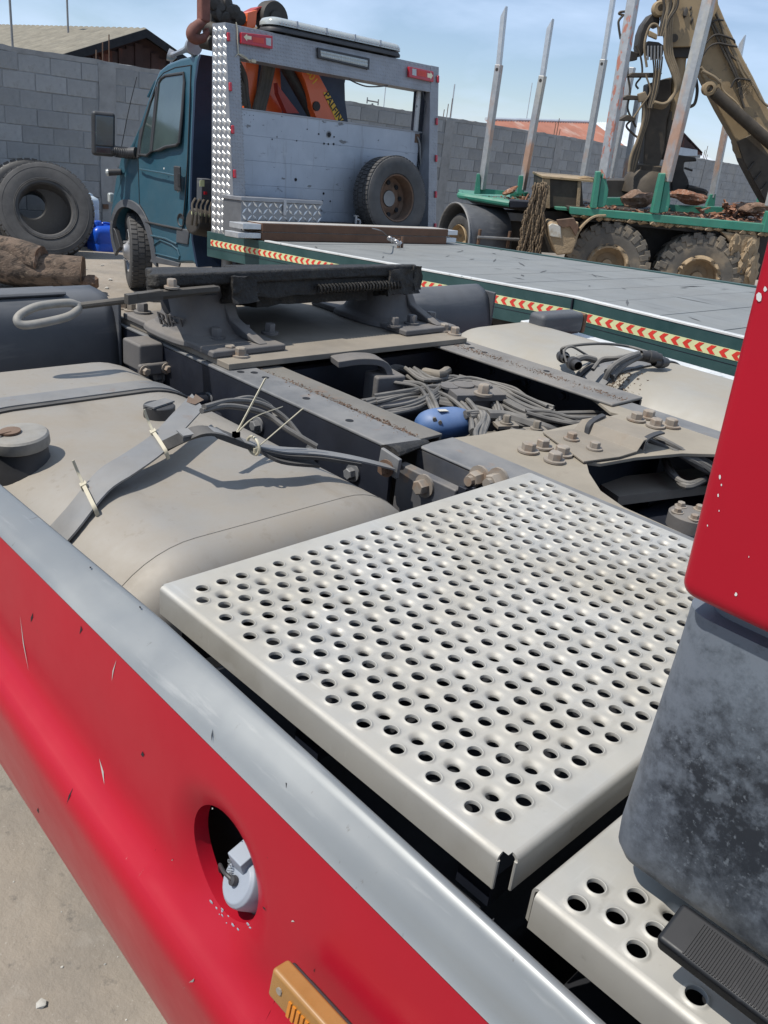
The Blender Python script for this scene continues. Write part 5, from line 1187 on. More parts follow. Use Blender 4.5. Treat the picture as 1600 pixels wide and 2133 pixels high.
for (a, b, row, zr) in cand:
    xm = (a+b)/2; jz = rr.uniform(-.003, .003); jy = rr.uniform(-.004, .004)
    if seen(a, b, row) and cnt < 298:
        o = full if first else inst(full, wl_); first = False; cnt += 1
        o.matrix_basis = Matrix.Translation((0, jy, ztop(xm)+zr+jz)) @ shear(xm) @ Matrix.Diagonal(((b-a)/.392, 1, 1, 1))
    elif b > 3 and row < 11:
        rest.loft([[V((x, WY+dy+jy, ztop(x)+zr+zz)) for dy, zz in ((-.012, -.096), (-.012, .096), (.05, .096), (.05, -.096))] for x in (a, b)])
rest.build('far_blocks', 'concrete_block', wl_, kind='stuff')
for c in cols:
    mb = MB(); rings = []; rr = random.Random(int(c*10))
    for k in range(26):
        z = -.03-k*.1; e1, e2 = rr.uniform(-.007, .007), rr.uniform(-.007, .007)
        rings.append([wq(c-.118+e1, -.022, z), wq(c+.118+e2, -.022, z), wq(c+.118+e2, .21, z), wq(c-.118+e1, .21, z)])
    co = mb.loft(rings).build('column', 'concrete', wl_)
    for k in range(3):
        x = c-.09+k*.09; MB().tube([wq(x, .09, -.05), wq(x+.006, .09, .12+.1*((k*7+int(c)) % 3))], .008, 6).build('rebar', 'rust', co)
mb = MB()      # steel gate hinge on the near column
mb.obox(at(220, 430, Y=WY-.03), (.04, 0, 0), (0, .01, 0), (0, 0, .03)); mb.build('wall_bracket', 'rust', wl_)

# ------------------------------------------------------------------ buildings behind the wall
def corr(p, q, r, s, n, amp, name, mat, par):     # corrugated sheet p-q (ridge) to s-r (eave)
    p, q, r, s = V(p), V(q), V(r), V(s); nn = (q-p).cross(s-p).normalized(); nn = nn if nn.z > 0 else -nn
    mb = MB(); rings = []
    for i in range(n*4+1):
        t = i/(n*4); o = nn*amp*math.sin(2*math.pi*n*t); a, b = p.lerp(q, t)+o, s.lerp(r, t)+o
        rings.append([a, b, b-nn*.02, a-nn*.02])
    return mb.loft(rings).build(name, mat, par, 60)
b1 = thing('shed', 'dark rusty shed with pale cement sheet gable roof behind the left wall', 'shed', (8, 18, 0))
GY = 15.0
A, E1, E2 = at(304, 60, Y=GY), at(112, 118, Y=GY), at(392, 122, Y=GY)
mb = MB().prism([V((E1.x, GY+.25, -.3)), V((E1.x, GY+.25, E1.z-.06)), V((A.x, GY+.25, A.z-.08)), V((E2.x, GY+.25, E2.z-.06)), V((E2.x, GY+.25, -.3))], (0, 9, 0)); wls = mb.build('shed_wall', 'shed_rust', b1)
up_ = V((0, 9.5, 0))
corr(A, A+up_, E1+up_, E1, 46, .025, 'roof', 'roof_cement', b1); corr(A, A+up_, E2+up_, E2, 46, .025, 'roof', 'roof_cement', b1)
for k in range(16):
    t = (k+.5)/16; x = E1.x+(E2.x-E1.x)*t; zt = (A.z-(A.z-E1.z)*abs(x-A.x)/(A.x-E1.x)) if x < A.x else (A.z-(A.z-E2.z)*abs(x-A.x)/(E2.x-A.x))
    w = (E2.x-E1.x)/32*.94
    mb = MB().prism([V((x-w, GY+.20+.02*(k % 2), .8)), V((x-w, GY+.20+.02*(k % 2), zt-.22)), V((x+w, GY+.20+.02*(k % 2), zt-.22)), V((x+w, GY+.20+.02*(k % 2), .8))], (0, .03, 0)); mb.build('wall_sheet', 'shed_rust', wls)
mb = MB()
for a, b in ((E1, A), (A, E2)): mb.loft([[p+V((0, -.03, .0)), p+V((0, .02, .0)), p+V((0, .02, -.13)), p+V((0, -.03, -.13))] for p in (a, b)])
mb.build('barge_board', 'void_dark', b1)
b2 = thing('warehouse', 'low building with rusty red and pale sheet roof behind the right wall', 'building', (22, 22, 0))
BY = 16.5
r0, r1, r2 = at(1012, 250, Y=BY+4), at(1238, 256, Y=BY+4), at(1352, 256, Y=BY+4)
e0, e1_, e2_ = V((r0.x-.4, BY, r0.z-1.4)), V((r1.x-1.2, BY, r1.z-1.45)), V((r2.x+.6, BY, r2.z-1.5))
corr(r0, r1, e1_, e0, 40, .03, 'roof', 'roof_rust', b2); corr(r1+V((.02, 0, .02)), r2, e2_, e1_+V((.02, 0, .02)), 24, .03, 'roof', 'roof_pale', b2)
mb = MB().prism([V((e0.x, BY+.4, -.8)), V((e2_.x, BY+.4, -.8)), V((e2_.x, BY+.4, e2_.z-.1)), V((e0.x, BY+.4, e0.z-.1))], (0, .2, 0)); mb.build('wall', 'concrete', b2)
mb = MB().tube([r0+V((0, 0, .03)), r1+V((0, 0, .03))], .06, 6); mb.build('ridge_cap', 'roof_pale', b2)
b3 = thing('hut', 'small dark hut with a steep lean roof behind the crane', 'hut', (22, 15.5, 0))
H = lambda x, y: at(x, y, Y=14.2)
mb = MB().prism([H(1395, 262), H(1418, 272), H(1463, 318), H(1463, 324), H(1420, 322), H(1395, 322)], HN*2.5); mb.build('gable', 'shed_rust', b3)
MB().prism([H(1390, 252), H(1416, 266), H(1464, 317), H(1462, 321), H(1412, 274), H(1390, 262)], HN*3).build('roof', 'shed_rust', b3)
MB().prism([H(1408, 305), H(1450, 312), H(1450, 324), H(1408, 324)], (0, -.05, 0)).build('white_panel', 'roof_pale', b3)
mb = MB().prism([V((H(1395, 322).x, 14.2, -1)), V((H(1460, 322).x, 14.2, -1)), H(1460, 322), H(1395, 322)], HN*2.3); mb.build('wall', 'concrete', b3)
for q0, q1, Yv, lab in (((28, 100), (15, -60), 15, 'thin dark aerial mast at the left edge of the sky'), ((143, 85), (137, -60), 17, 'thin dark aerial mast above the rusty shed roof'), ((802, 215), (803, 165), 22, 'pale aerial pole beside a small antenna above the wall'), ((941, 238), (946, 175), 15, 'pale thin pole just right of the headboard'), ((1098, 252), (1107, 172), 22, 'pale pole between the two trailer stakes')):
    a, b = at(*q0, Y=Yv), at(*q1, Y=Yv); a.z = -.3; b.x = a.x = (a.x+b.x)/2
    m = thing('aerial_mast', lab, 'mast', (a.x, a.y, -.3), 'thin masts behind the wall'); MB().tube([V((a.x, a.y, -.3)), b], .018 if Yv < 18 else .016, 6).build('mast_pole', 'steel_grey' if q0[0] < 200 else 'galvanised_clean', m)
an = thing('antenna', 'small television antenna standing above the wall', 'antenna', (at(785, 212, Y=20).x, 20, 0))
mb = MB(); a = at(776, 215, Y=20); mb.tube([V((a.x, a.y, 0)), a], .03, 6); mb.tube([at(765, 209, Y=20), at(788, 213, Y=20)], .02, 6)
for q in ((765, 209), (788, 213)): c = at(*q, Y=20); mb.tube([c-V((0, 0, .08)), c+V((0, 0, .08))], .02, 6)
mb.build('antenna_rod', 'steel_grey', an)

# ------------------------------------------------------------------ tyres, jugs, logs at the left
ty1 = thing('lorry_tyre', 'large worn lorry tyre leaning in front of the block wall, no rim', 'tyre', (4.6, 10.2, gz(4.6)), 'old tyres by the wall')
tcn = at(94, 441, Y=10.35); tax = V((-.30, -.86, .36)).normalized()
mb = MB(); mb.lathe(tyre_prof(.53, .285, .30), tcn, tax, 56); tread(mb, tcn, tax, .53, .30, 48, .010); mb.build('tyre_body', 'worn_tyre', ty1, 30)
mb = MB(); x, y, z = frame(tax)
for r_ in (.33, .345, .47): mb.tube([tcn+z*.148*(1 if r_ < .4 else .98)+r_*(math.cos(t)*x+math.sin(t)*y) for t in (2*math.pi*i/60 for i in range(61))], .004, 6)
mb.build('sidewall_ribs', 'worn_tyre', ty1)
ty2 = thing('lorry_tyre', 'second lorry tyre with blocky tread, mostly hidden behind the leaning one', 'tyre', (4.2, 10.7, gz(4.2)), 'old tyres by the wall')
ta2 = V((-.42, -.84, .30)).normalized(); tc2 = at(66, 430, Y=10.95)
mb = MB(); mb.lathe(tyre_prof(.52, .16, .30), tc2, ta2, 48); tread(mb, tc2, ta2, .52, .30, 40, .016); mb.build('tyre_body', 'black_rubber', ty2, 30)  # black and narrow-bored to stand in for shade inside the leaning tyre
def jug(px0, px1, pyt, pyb, Yv, mat, nm, lab, cat, cap=None, rot=0):
    a, b = at(px0, pyb, Y=Yv), at(px1, pyb, Y=Yv); w = (b.x-a.x)/2; cx = (a.x+b.x)/2; h = at((px0+px1)/2, pyt, Y=Yv).z; z0 = a.z
    t = thing(nm, lab, cat, (cx, Yv, z0)); mb = MB(); rings = []
    for z, s in ((z0, .92), (z0+.02, 1), (z0+(h-z0)*.45, 1.0), (z0+(h-z0)*.47, .975), (z0+(h-z0)*.50, .975), (z0+(h-z0)*.52, 1), (z0+(h-z0)*.78, 1), (z0+(h-z0)*.88, .93), (z0+(h-z0)*.96, .6), (z0+(h-z0)*.97, .45)):
        rings.append([V((cx+p.x, Yv+.3*w+p.y, z)) for p in ((V((q.x, q.z, 0))) for q in rrect(0, 0, w*s, w*.8*s, w*.35*s, 0, 6))])
    mb.loft(rings); bd = mb.build('jug_body', mat, t, 50)
    MB().lathe([(w*.3, 0), (w*.3, .05), (w*.26, .06), (.0005, .06)], (cx-w*.45, Yv+.3*w, z0+(h-z0)*.95), (0, 0, 1), 16).build('jug_cap', cap or mat, t)
    MB().tube([(cx-w*.1, Yv+.3*w, z0+(h-z0)*.93), (cx, Yv+.3*w, h+.01), (cx+w*.5, Yv+.3*w, h), (cx+w*.7, Yv+.3*w, z0+(h-z0)*.88)], .016, 8, 4).build('jug_handle', mat, t); return t
jug(194, 248, 468, 541, 10.55, 'jug_blue', 'jerrycan', 'bright blue plastic jerrycan on the ground by the wall', 'jerrycan')
jug(158, 206, 464, 532, 10.9, 'drum_navy', 'plastic_drum', 'dark navy plastic drum between the leaning tyre and blue jerrycan', 'drum')
jug(160, 205, 406, 462, 10.95, 'jug_pale', 'plastic_jug', 'pale bluish plastic jug standing on the navy drum', 'jug')
def logm(a, b, r0, r1, seed, nm, lab):
    a, b = V(a), V(b); t = thing(nm, lab, 'log', ((a+b)/2-V((0, 0, r0))), 'logs in front of the tyres'); x, y, z = frame(b-a); L_ = (b-a).length; rings = []
    for i in range(30):
        f = i/29; rad = r0+(r1-r0)*f; cc = a.lerp(b, f)+V((0, 0, .03*math.sin(f*5+seed)))
        rings.append([cc+(rad*(1+.16*mnoise.noise(V((math.cos(t_)*1.6, math.sin(t_)*1.6, f*3+seed)))+.05*mnoise.noise(V((math.cos(t_)*7, math.sin(t_)*7, f*5+seed)))))*(math.cos(t_)*x+math.sin(t_)*y) for t_ in (2*math.pi*k/36 for k in range(36))])
    MB().loft(rings).build('log_trunk', 'log_wood', t, 50)
    MB().prism([p+(b-a).normalized()*.002 for p in rings[-1]], (b-a).normalized()*.004).build('cut_end', 'bark', t)
logm(at(-120, 540, Z=.14), at(172, 566, Z=.13), .17, .155, 1, 'log', 'thick brown log with its cut end showing, nearest the blue truck')
logm(at(-140, 500, Z=.26), at(85, 545, Z=.20), .16, .13, 4, 'log', 'peeled reddish log resting behind the thick log, below the leaning tyre')
mb = MB().blob(at(185, 588, Z=.04), (.10, .08, .07), 2, .4, 2, 3); tag(mb.build('bark_chunk', 'bark'), 'small bark lump at the cut end of the thick log', 'bark')

# ------------------------------------------------------------------ timber lorry with loading crane
D0 = 12.0
def d(px, py, D=D0): return at(px, py, D=D)
lt = thing('log_truck', 'muddy timber lorry with green log bunks, galvanised stakes and tan loading crane', 'truck', (11, 6.6, -.2))
def dpr(q, D, th, name, mat, par=lt, bev=0, ang=35): return MB().prism([d(*p, D=D) for p in q], HN*th).build(name, mat, par, ang, bev)
# bed: side beam, cross beams, sheet
sb_ = dpr([(1188, 431), (1610, 468), (1610, 486), (1188, 446)], D0, .10, 'bed_beam', 'green_paint', bev=.008)
dpr([(1192, 426), (1610, 462), (1610, 480), (1192, 440)], D0+2.25, .10, 'bed_beam', 'green_paint', bev=.008)
mb = MB(); a, b = d(1188, 433), d(1620, 470); mb.prism([a+HN*.1, b+HN*.1, b+HN*2.25, a+HN*2.25], (0, 0, -.03)); bed = mb.build('bed_sheet', 'machine_black', lt)
dpr([(1158, 431), (1190, 433), (1190, 440), (1158, 437)], D0+.3, 1.5, 'bed_end', 'green_paint', bev=.006)
dpr([(1195, 447), (1610, 487), (1610, 500), (1195, 458)], D0+.15, 1.9, 'bed_underside', 'machine_black')
mb = MB(); rr = random.Random(4)
for i in range(60):
    t = rr.random(); q = (1200+400*t, 449+38*t); mb.blob(d(q[0], q[1], D0+.08), (rr.uniform(.03, .12), .05, rr.uniform(.02, .05)), 1, .5, 2, i)
mb.build('caked_mud', 'mud', lt, kind='stuff')
def stake(b, t, D, wpx, name, mat, sock=None, tele=None, lab=None):
    a, c = d(*b, D=D), d(*t, D=D); w = wpx/F*D*.5; mb = MB(); ax = (c-a).normalized()
    u1 = (HU*.80-HN*.60); u1 = (u1-ax*u1.dot(ax)).normalized(); u2 = ax.cross(u1).normalized()
    k = w*.74
    if tele:
        m = d(*tele, D=D); mb.loft([[p+u1*i*k+u2*j*k for i, j in ((-1, -1), (1, -1), (1, 1), (-1, 1))] for p in (a, m)])
        mb2 = MB(); kk = k*.72; mb2.loft([[p+u1*i*kk+u2*j*kk+(ax*.06*(i+1) if e else V((0, 0, 0))) for i, j in ((-1, -1), (1, -1), (1, 1), (-1, 1))] for e, p in enumerate((m-ax*.1, c))])
        o = mb.build(name, mat, lt if sock is None else sock, bev=.008); mb2.build('stake_extension', 'galvanised_clean', o, bev=.006)
        MB().cyl(m-ax*.06-HN*.001-u2*k*1.05, m-ax*.06+u2*k*1.05, .022, 12).build('stake_pin', 'machine_black', o)
    else:
        mb.loft([[p+u1*i*k+u2*j*k for i, j in ((-1, -1), (1, -1), (1, 1), (-1, 1))] for p in (a, c)]); o = mb.build(name, mat, lt if sock is None else sock, bev=.012)
    return o
def socket(q, D, th, par=lt): return dpr(q, D, th, 'stake_socket', 'green_paint', par, .012)
# near row
socket([(1231, 434), (1243, 357), (1253, 357), (1244, 434)], D0-.02, .12); socket([(1244, 432), (1254, 359), (1262, 368), (1268, 395), (1264, 426), (1256, 432)], D0+.02, .03)
stake((1257, 372), (1326, -40), D0+.08, 24, 'stake', 'galvanised_marked')
socket([(1357, 444), (1376, 361), (1388, 361), (1373, 445)], D0-.02, .12); socket([(1373, 444), (1388, 361), (1394, 372), (1397, 420), (1392, 441)], D0+.02, .03)
stake((1386, 378), (1487, -40), D0+.08, 27, 'stake', 'galvanised')
socket([(1588, 484), (1600, 440), (1640, 440), (1640, 488)], D0-.02, .12)
stake((1606, 430), (1720, -20), D0+.08, 27, 'stake', 'galvanised')
# far row
FD = D0+2.3
stake((1213, 380), (1286, -60), FD, 15, 'stake', 'galvanised', tele=(1258, 124))
stake((1268, 390), (1318, 140), FD+.5, 14, 'stake', 'galvanised'); stake((1300, 385), (1330, 200), FD+.6, 13, 'stake', 'galvanised')
socket([(1471, 432), (1480, 404), (1492, 404), (1489, 432)], FD-.05, .1); stake((1483, 412), (1545, 92), FD, 15, 'stake', 'galvanised', tele=(1522, 215))
socket([(1574, 440), (1584, 404), (1604, 404), (1600, 440)], FD-.05, .1)
dpr([(1265, 412), (1318, 412), (1318, 428), (1262, 428)], FD-1.2, .06, 'cross_beam', 'green_paint', bev=.004); dpr([(1392, 426), (1520, 432), (1516, 446), (1392, 442)], FD-1.2, .06, 'cross_beam', 'green_paint', bev=.004)
# tandem wheels
def offroad(px, py, D, rad, par):
    c = d(px, py, D=D); ax = (-HN+HU*-.10+V((0, 0, .0))).normalized()
    c2 = c+HN*.17; mb = MB(); mb.lathe(tyre_prof(rad, rad*.46, .36), c2, ax, 48); tread(mb, c2, ax, rad, .36, 22, .036, 'lug'); w = mb.build('wheel', 'muddy_tyre', par, 30, .006, 1)
    mb = MB().lathe([(rad*.475, .155), (rad*.47, .175), (rad*.43, .17), (rad*.40, .05), (rad*.28, .0), (rad*.14, .03), (rad*.13, .10), (.0005, .11)], c2, ax, 32)
    mb.build('rim', 'mud', w); mb = MB(); rr = random.Random(int(px))
    x, y, z = frame(ax)
    rings = []
    for k in range(48):
        a = k*2*math.pi/48; j = rr.uniform(.75, 1.25); rd = math.cos(a)*x+math.sin(a)*y
        rings.append([c2+z*zz+rd*rad*r_ for r_, zz in ((.53, .163), (.50, .178*j), (.455, .188*j), (.40+.03*j, .16), (.385+.03*j, .08), (.46, .10))])
    rings.append(rings[0]); mb.loft(rings, False)
    mb.build('caked_mud', 'mud', w, 60); return w
offroad(1268, 553, D0+.05, .53, lt); offroad(1456, 580, D0+.05, .56, lt)
for px in (1268, 1456):
    c = d(px, 560, D=D0+2.0); mb = MB(); mb.lathe(tyre_prof(.53, .25, .36), c, HN, 32); mb.build('wheel', 'muddy_tyre', lt)
mb = MB(); mb.prism([d(1200, 458, D0+.7), d(1600, 497, D0+.7), d(1600, 585, D0+.7), d(1200, 545, D0+.7)], HN*.8); mb.build('chassis', 'machine_black', lt)
# mud flap behind the wheels
mb = MB(); bm = [(1502, 482), (1535, 486), (1575, 490), (1580, 560), (1572, 600), (1540, 596), (1536, 545), (1525, 510)]
o = dpr(bm, D0+.02, .25, 'mud_flap', 'mud', bev=.02)
mb = MB()
for i in range(9): mb.blob(d(1545+rr.uniform(-12, 26), 505+rr.uniform(0, 80), D0+.07), (.14, .06, .16), 3, .4, 2.2, i)
mb.build('caked_mud', 'mud', o, kind='stuff')
# front step corner and fender
fs = dpr([(1143, 468), (1150, 462), (1172, 470), (1206, 462), (1203, 500), (1192, 528), (1160, 532), (1146, 495)], D0-.1, .5, 'front_step', 'mud', bev=.02)
dpr([(1143, 470), (1150, 465), (1168, 470), (1170, 497), (1146, 492)], D0-.125, .05, 'step_lamp', 'muddy_white', fs, .012)
dpr([(1160, 458), (1196, 454), (1206, 474), (1200, 492), (1188, 472), (1172, 474), (1163, 468)], D0-.13, .06, 'step_bracket', 'rust', fs, .006)
mb = MB().strip([d(*q, D=D0+.1) for q in ((1196, 500), (1204, 480), (1218, 462), (1236, 450), (1258, 448))], .34, .02, HN, 4); mb.build('fender', 'mud', lt)
dpr([(1200, 455), (1240, 450), (1224, 480), (1206, 530), (1120, 525), (1130, 440), (1170, 440)], D0+.55, .8, 'front_frame', 'machine_black')
# brown crane tank at the front of the bed
bt_ = dpr([(1131, 371), (1212, 378), (1216, 437), (1128, 431)], D0+.45, 1.1, 'oil_tank', 'crane_dark', bev=.01)
dpr([(1131, 367), (1146, 368), (1146, 434), (1129, 432)], D0+.42, .06, 'tank_edge', 'mud', bt_, .005); dpr([(1204, 378), (1211, 378), (1208, 432), (1201, 432)], D0+.42, .05, 'tank_edge', 'mud', bt_, .005)
dpr([(1130, 366), (1236, 375), (1236, 380), (1130, 371)], D0+.40, 1.2, 'tank_lid', 'crane_tan', bt_, .005)
MB().tube([d(1205, 374, D0+.6), d(1215, 371, D0+.5), d(1228, 373, D0+.5), d(1240, 376, D0+.6)], .03, 8, 4).build('tank_pipe', 'mud', bt_)
# bunch of muddy chains
cn_ = thing('chain_bundle', 'thick bundle of rusty brown chains hanging from the front of the timber bed', 'chains', d(1105, 455, D0+.1))
rr = random.Random(31)
for k in range(16):
    t = k/15; mb = MB(); top = (1118+18*t+rr.uniform(-3, 3), 384+rr.uniform(-2, 8)+8*abs(t-.5)); bot = (1078+46*t+rr.uniform(-3, 3), 532+rr.uniform(-8, 4)); n = 34
    for i in range(n):
        f = i/(n-1); q = d(top[0]+(bot[0]-top[0])*f**.9+2.2*math.sin(f*9+k), top[1]+(bot[1]-top[1])*f, D0+.05+.12*(k % 3)*.5)
        ax = HN if (i+k) % 2 else HU; u = V((0, 0, 1)); s_v = HU if (i+k) % 2 else HN
        q = q+HU*rr.uniform(-.012, .012)
        mb.tube([q+u*.036*math.cos(a)+s_v*.024*math.sin(a) for a in (2*math.pi*j/8 for j in range(9))], .0095, 5)
    mb.build('chain', 'chain', cn_)
# ---- crane
CD = D0+1.05
def k4(x, y): return (1200+x*.25, y*.25)
def cpoly(q, D, th, name, mat, par, bev=.01): return dpr([k4(*p) for p in q], D, th, name, mat, par, bev)
def ctube(q, D, r_, name, mat, par, sm=5, n=8): return MB().tube([d(*k4(*p), D=D) for p in q], r_, n, sm).build(name, mat, par)
mast = cpoly([(600, 700), (800, 640), (790, 900), (760, 1000), (740, 1250), (690, 1400), (560, 1400), (570, 1200)], CD, .30, 'crane_mast', 'crane_dark', lt, .02)
MB().lathe([(.34, -.30), (.32, -.12), (.26, -.02), (.24, 0), (.24, .06), (.20, .08), (.0005, .08)], d(*k4(610, 1420), D=CD+.15), (0, 0, 1), 28).build('mast_base', 'crane_dark', mast)
cpoly([(260, 1500), (440, 1500), (520, 1480), (520, 1640), (250, 1640)], CD+.1, .5, 'valve_deck', 'machine_black', mast)
MB().cyl(d(*k4(870, 430), D=CD+.1), d(*k4(815, 1000), D=CD+.1), .085, 18).build('mast_cylinder', 'crane_tan', mast)
MB().cyl(d(*k4(790, 930), D=CD+.1), d(*k4(735, 1330), D=CD+.1), .07, 18).build('mast_cylinder', 'crane_dark', mast)
hd_ = cpoly([(690, -90), (1040, -120), (1180, -60), (1190, 80), (1110, 190), (1040, 300), (975, 390), (800, 392), (778, 360), (770, 250), (720, 110)], CD-.12, .06, 'knuckle_plate', 'crane_tan', mast, .012)
cpoly([(690, -90), (1040, -120), (1180, -60), (1190, 80), (975, 390), (800, 392), (770, 250), (720, 110)], CD+.28, .06, 'knuckle_plate', 'crane_tan', mast, .012)
cpoly([(700, -90), (1000, -100), (960, 480), (800, 480)], CD-.02, .28, 'knuckle_core', 'machine_black', mast)
for q, r_ in (((700, 70), .095), ((815, 318), .045), ((705, 65), .05)):
    c = d(*k4(*q), D=CD-.13); MB().lathe([(r_, .08), (r_, 0), (r_*.8, -.02), (.0005, -.02)], c, HN, 20).build('pivot_pin', 'crane_tan' if r_ > .05 else 'crane_dark', hd_)
MB().lathe([(.05, -.02), (.028, -.02), (.028, -.025), (.05, -.025)], d(*k4(815, 318), D=CD-.13), HN, 16).build('lifting_eye', 'crane_dark', hd_)
for q, s in (((910, 105), .045), ((955, 70), .02), ((958, 122), .018), ((965, 175), .03)):
    MB().blob(d(*k4(*q), D=CD-.125), (s*.7, s*.7, s*1.5), 1, .5, 2, int(q[0])).build('worn_patch', 'machine_black', hd_)
boom = cpoly([(1060, -90), (1160, -40), (1245, 165), (1400, 490), (1480, 640), (1600, 890), (1800, 1300), (1800, 1850), (1640, 1780), (1560, 1640), (1500, 1530), (1400, 1345), (1345, 1255), (1340, 1185), (1190, 920), (1090, 725), (1030, 595), (1060, 400)], CD+.0, .24, 'crane_boom', 'crane_tan', lt, .025)
cpoly([(1345, 1180), (1480, 1110), (1760, 1500), (1800, 1650), (1640, 1790), (1500, 1540), (1400, 1350)], CD-.03, .30, 'boom_sleeve', 'crane_dark', boom)
for k in range(4):
    a = (1430+k*55, 1420+k*85); ctube([(a[0], a[1]), (a[0]+60, a[1]-75)], CD-.05, .012, 'sleeve_weld', 'machine_black', boom, 0)
cyl_ = MB().cyl(d(*k4(1150, 770), D=CD-.16), d(*k4(1640, 1210), D=CD-.16), .078, 20).build('boom_cylinder', 'crane_dark', boom)
MB().cyl(d(*k4(1105, 735), D=CD-.16), d(*k4(1155, 775), D=CD-.16), .06, 14).build('cylinder_rod', 'crane_dark', cyl_)
MB().lathe([(.085, .05), (.085, -.05), (.045, -.06), (.040, -.03), (.0005, -.03)], d(*k4(1105, 738), D=CD-.17), HN, 20).build('cylinder_eye', 'crane_tan', cyl_)
ctube([(1200, 660), (1230, 760), (1330, 850), (1420, 960), (1560, 1070), (1600, 1110)], CD-.18, .016, 'pipe', 'crane_tan', boom); ctube([(1050, 590), (1110, 620), (1160, 650), (1200, 690)], CD-.18, .022, 'pipe', 'hose_tan', boom); ctube([(1040, 560), (1120, 640), (1185, 665)], CD-.17, .018, 'pipe', 'hose_tan', boom)
for q in ([(1120, 190), (1200, 370), (1330, 640), (1370, 800), (1400, 900)], [(1140, 180), (1230, 370), (1350, 650), (1390, 820)], [(1165, 100), (1240, 290), (1330, 480), (1400, 640), (1480, 700), (1560, 850), (1640, 900)], [(1190, 160), (1270, 330), (1390, 570), (1440, 650), (1540, 830)], [(1150, 90), (1210, 220), (1270, 430), (1350, 510)]):
    ctube(q, CD-.06, .015, 'pipe', 'hose_tan' if q[0][0] > 1150 else 'hose_black', boom)
for q in ([(1045, 440), (1090, 350), (1160, 290), (1240, 300), (1310, 330), (1325, 360)], [(1050, 470), (1110, 390), (1180, 360), (1270, 375), (1345, 390)], [(1290, 730), (1330, 660), (1400, 660), (1455, 670)], [(1110, 190), (1180, 165), (1230, 170)]):
    ctube(q, CD-.085, .012, 'pipe_clamp', 'machine_black', boom)
mb = MB(); rr = random.Random(77)
for i in range(40):
    a = d(*k4(1420+rr.gauss(0, 22), 720+rr.gauss(0, 40)), D=CD-.08); mb.tube([a, a+V((rr.uniform(-.06, .06), rr.uniform(-.03, .03), rr.uniform(-.06, .06)))], .003, 4)
mb.build('straw_tuft', 'strip_yellow' if False else 'hose_tan', boom, kind='stuff')
# hoses round the mast
hz = []
for k in range(4): hz.append(([(770+k*14, 20), (745+k*16, 250), (745+k*18, 440), (800+k*16, 600), (835+k*8, 720), (800-k*4, 820), (730, 865+k*10), (650, 850+k*12)], CD-.22+.02*k, .021, 'hose_tan'))
for k in range(6): hz.append(([(555+k*12, 850), (565+k*8, 980), (520+k*6, 1150), (460+k*12, 1300), (440+k*8, 1430)], CD-.18+.02*k, .022, 'hose_black' if k % 2 else 'hose_tan'))
for k in range(5): hz.append(([(640+k*20, 470), (650+k*14, 600), (630+k*12, 760), (600+k*8, 900)], CD-.2, .011, 'hose_tan' if k % 2 else 'hose_black'))
for k in range(5): hz.append(([(720+k*34, -60), (735+k*26, 60), (720+k*14, 160), (690+k*10, 300)], CD-.22, .018, 'hose_tan' if k % 2 else 'hose_black'))
hz += [([(590, 560), (570, 400), (590, 280), (630, 205), (680, 215), (690, 300)], CD-.22, .016, 'hose_tan'), ([(500, 380), (540, 480), (550, 620), (500, 700), (520, 740)], CD-.1, .013, 'hose_black'), ([(440, 480), (430, 600), (450, 760), (430, 900), (470, 1000), (500, 1060)], CD-.1, .014, 'hose_black'),
       ([(460, 1000), (420, 1050), (470, 1110), (520, 1150)], CD-.1, .014, 'hose_black'), ([(1000, 660), (1010, 760), (990, 860), (950, 890)], CD+.1, .022, 'hose_black'), ([(580, 620), (620, 760), (560, 860), (480, 980)], CD-.2, .012, 'hose_tan'), ([(410, 95), (370, 100), (360, 115), (400, 125), (405, 118)], CD+.4, .016, 'hose_black'), ([(400, 120), (358, 170), (356, 220), (372, 325)], CD+.4, .016, 'hose_black')]
for q, D, r_, m in hz: ctube(q, D, r_, 'hose', m, mast)
cpoly([(530, 280), (560, 200), (620, 120), (680, 95), (705, 160), (690, 230), (640, 200), (590, 300), (560, 470), (530, 460), (515, 390)], CD-.05, .3, 'mast_cover', 'machine_black', mast, .03)
vv = cpoly([(580, 390), (600, 340), (690, 350), (735, 380), (725, 460), (690, 490), (600, 460)], CD-.2, .12, 'crane_valve', 'machine_black', mast, .01)
cpoly([(610, 250), (680, 285), (675, 330), (605, 300)], CD-.24, .06, 'valve_cover', 'crane_tan', vv, .01)
for k in range(5): ctube([(600+k*28, 380), (598+k*28, 500)], CD-.225, .013, 'valve_spool', 'steel_grey', vv, 0)
for q in ([(430, 630), (470, 605), (720, 605), (700, 640), (450, 640)], [(395, 810), (430, 790), (570, 800), (560, 830), (410, 830)], [(360, 995), (430, 955), (500, 980), (490, 1010), (370, 1005)]): cpoly(q, CD-.15, .25, 'hose_guide', 'crane_dark', mast, .008)
cpoly([(455, 420), (520, 440), (510, 500), (450, 510)], CD, .15, 'work_lamp', 'machine_black', mast, .01); cpoly([(500, 400), (525, 395), (515, 430)], CD+.1, .02, 'lamp_lens', 'clear_lens', mast)
cpoly([(520, 780), (580, 760), (600, 810), (560, 850), (530, 850)], CD-.21, .1, 'hose_sleeve', 'hose_tan', mast, .01)
# operator gear behind the second stake
og = cpoly([(830, 1320), (860, 1290), (1000, 1310), (1010, 1345), (905, 1350), (900, 1420), (940, 1500), (950, 1600), (800, 1600), (790, 1480)], CD+.3, .4, 'control_stand', 'machine_black', lt, .02)
ctube([(905, 1400), (970, 1420)], CD+.3, .014, 'control_lever', 'machine_black', og, 0); ctube([(930, 1560), (1070, 1600), (1060, 1620), (930, 1610)], CD+.25, .04, 'foot_rail', 'machine_black', og, 3)
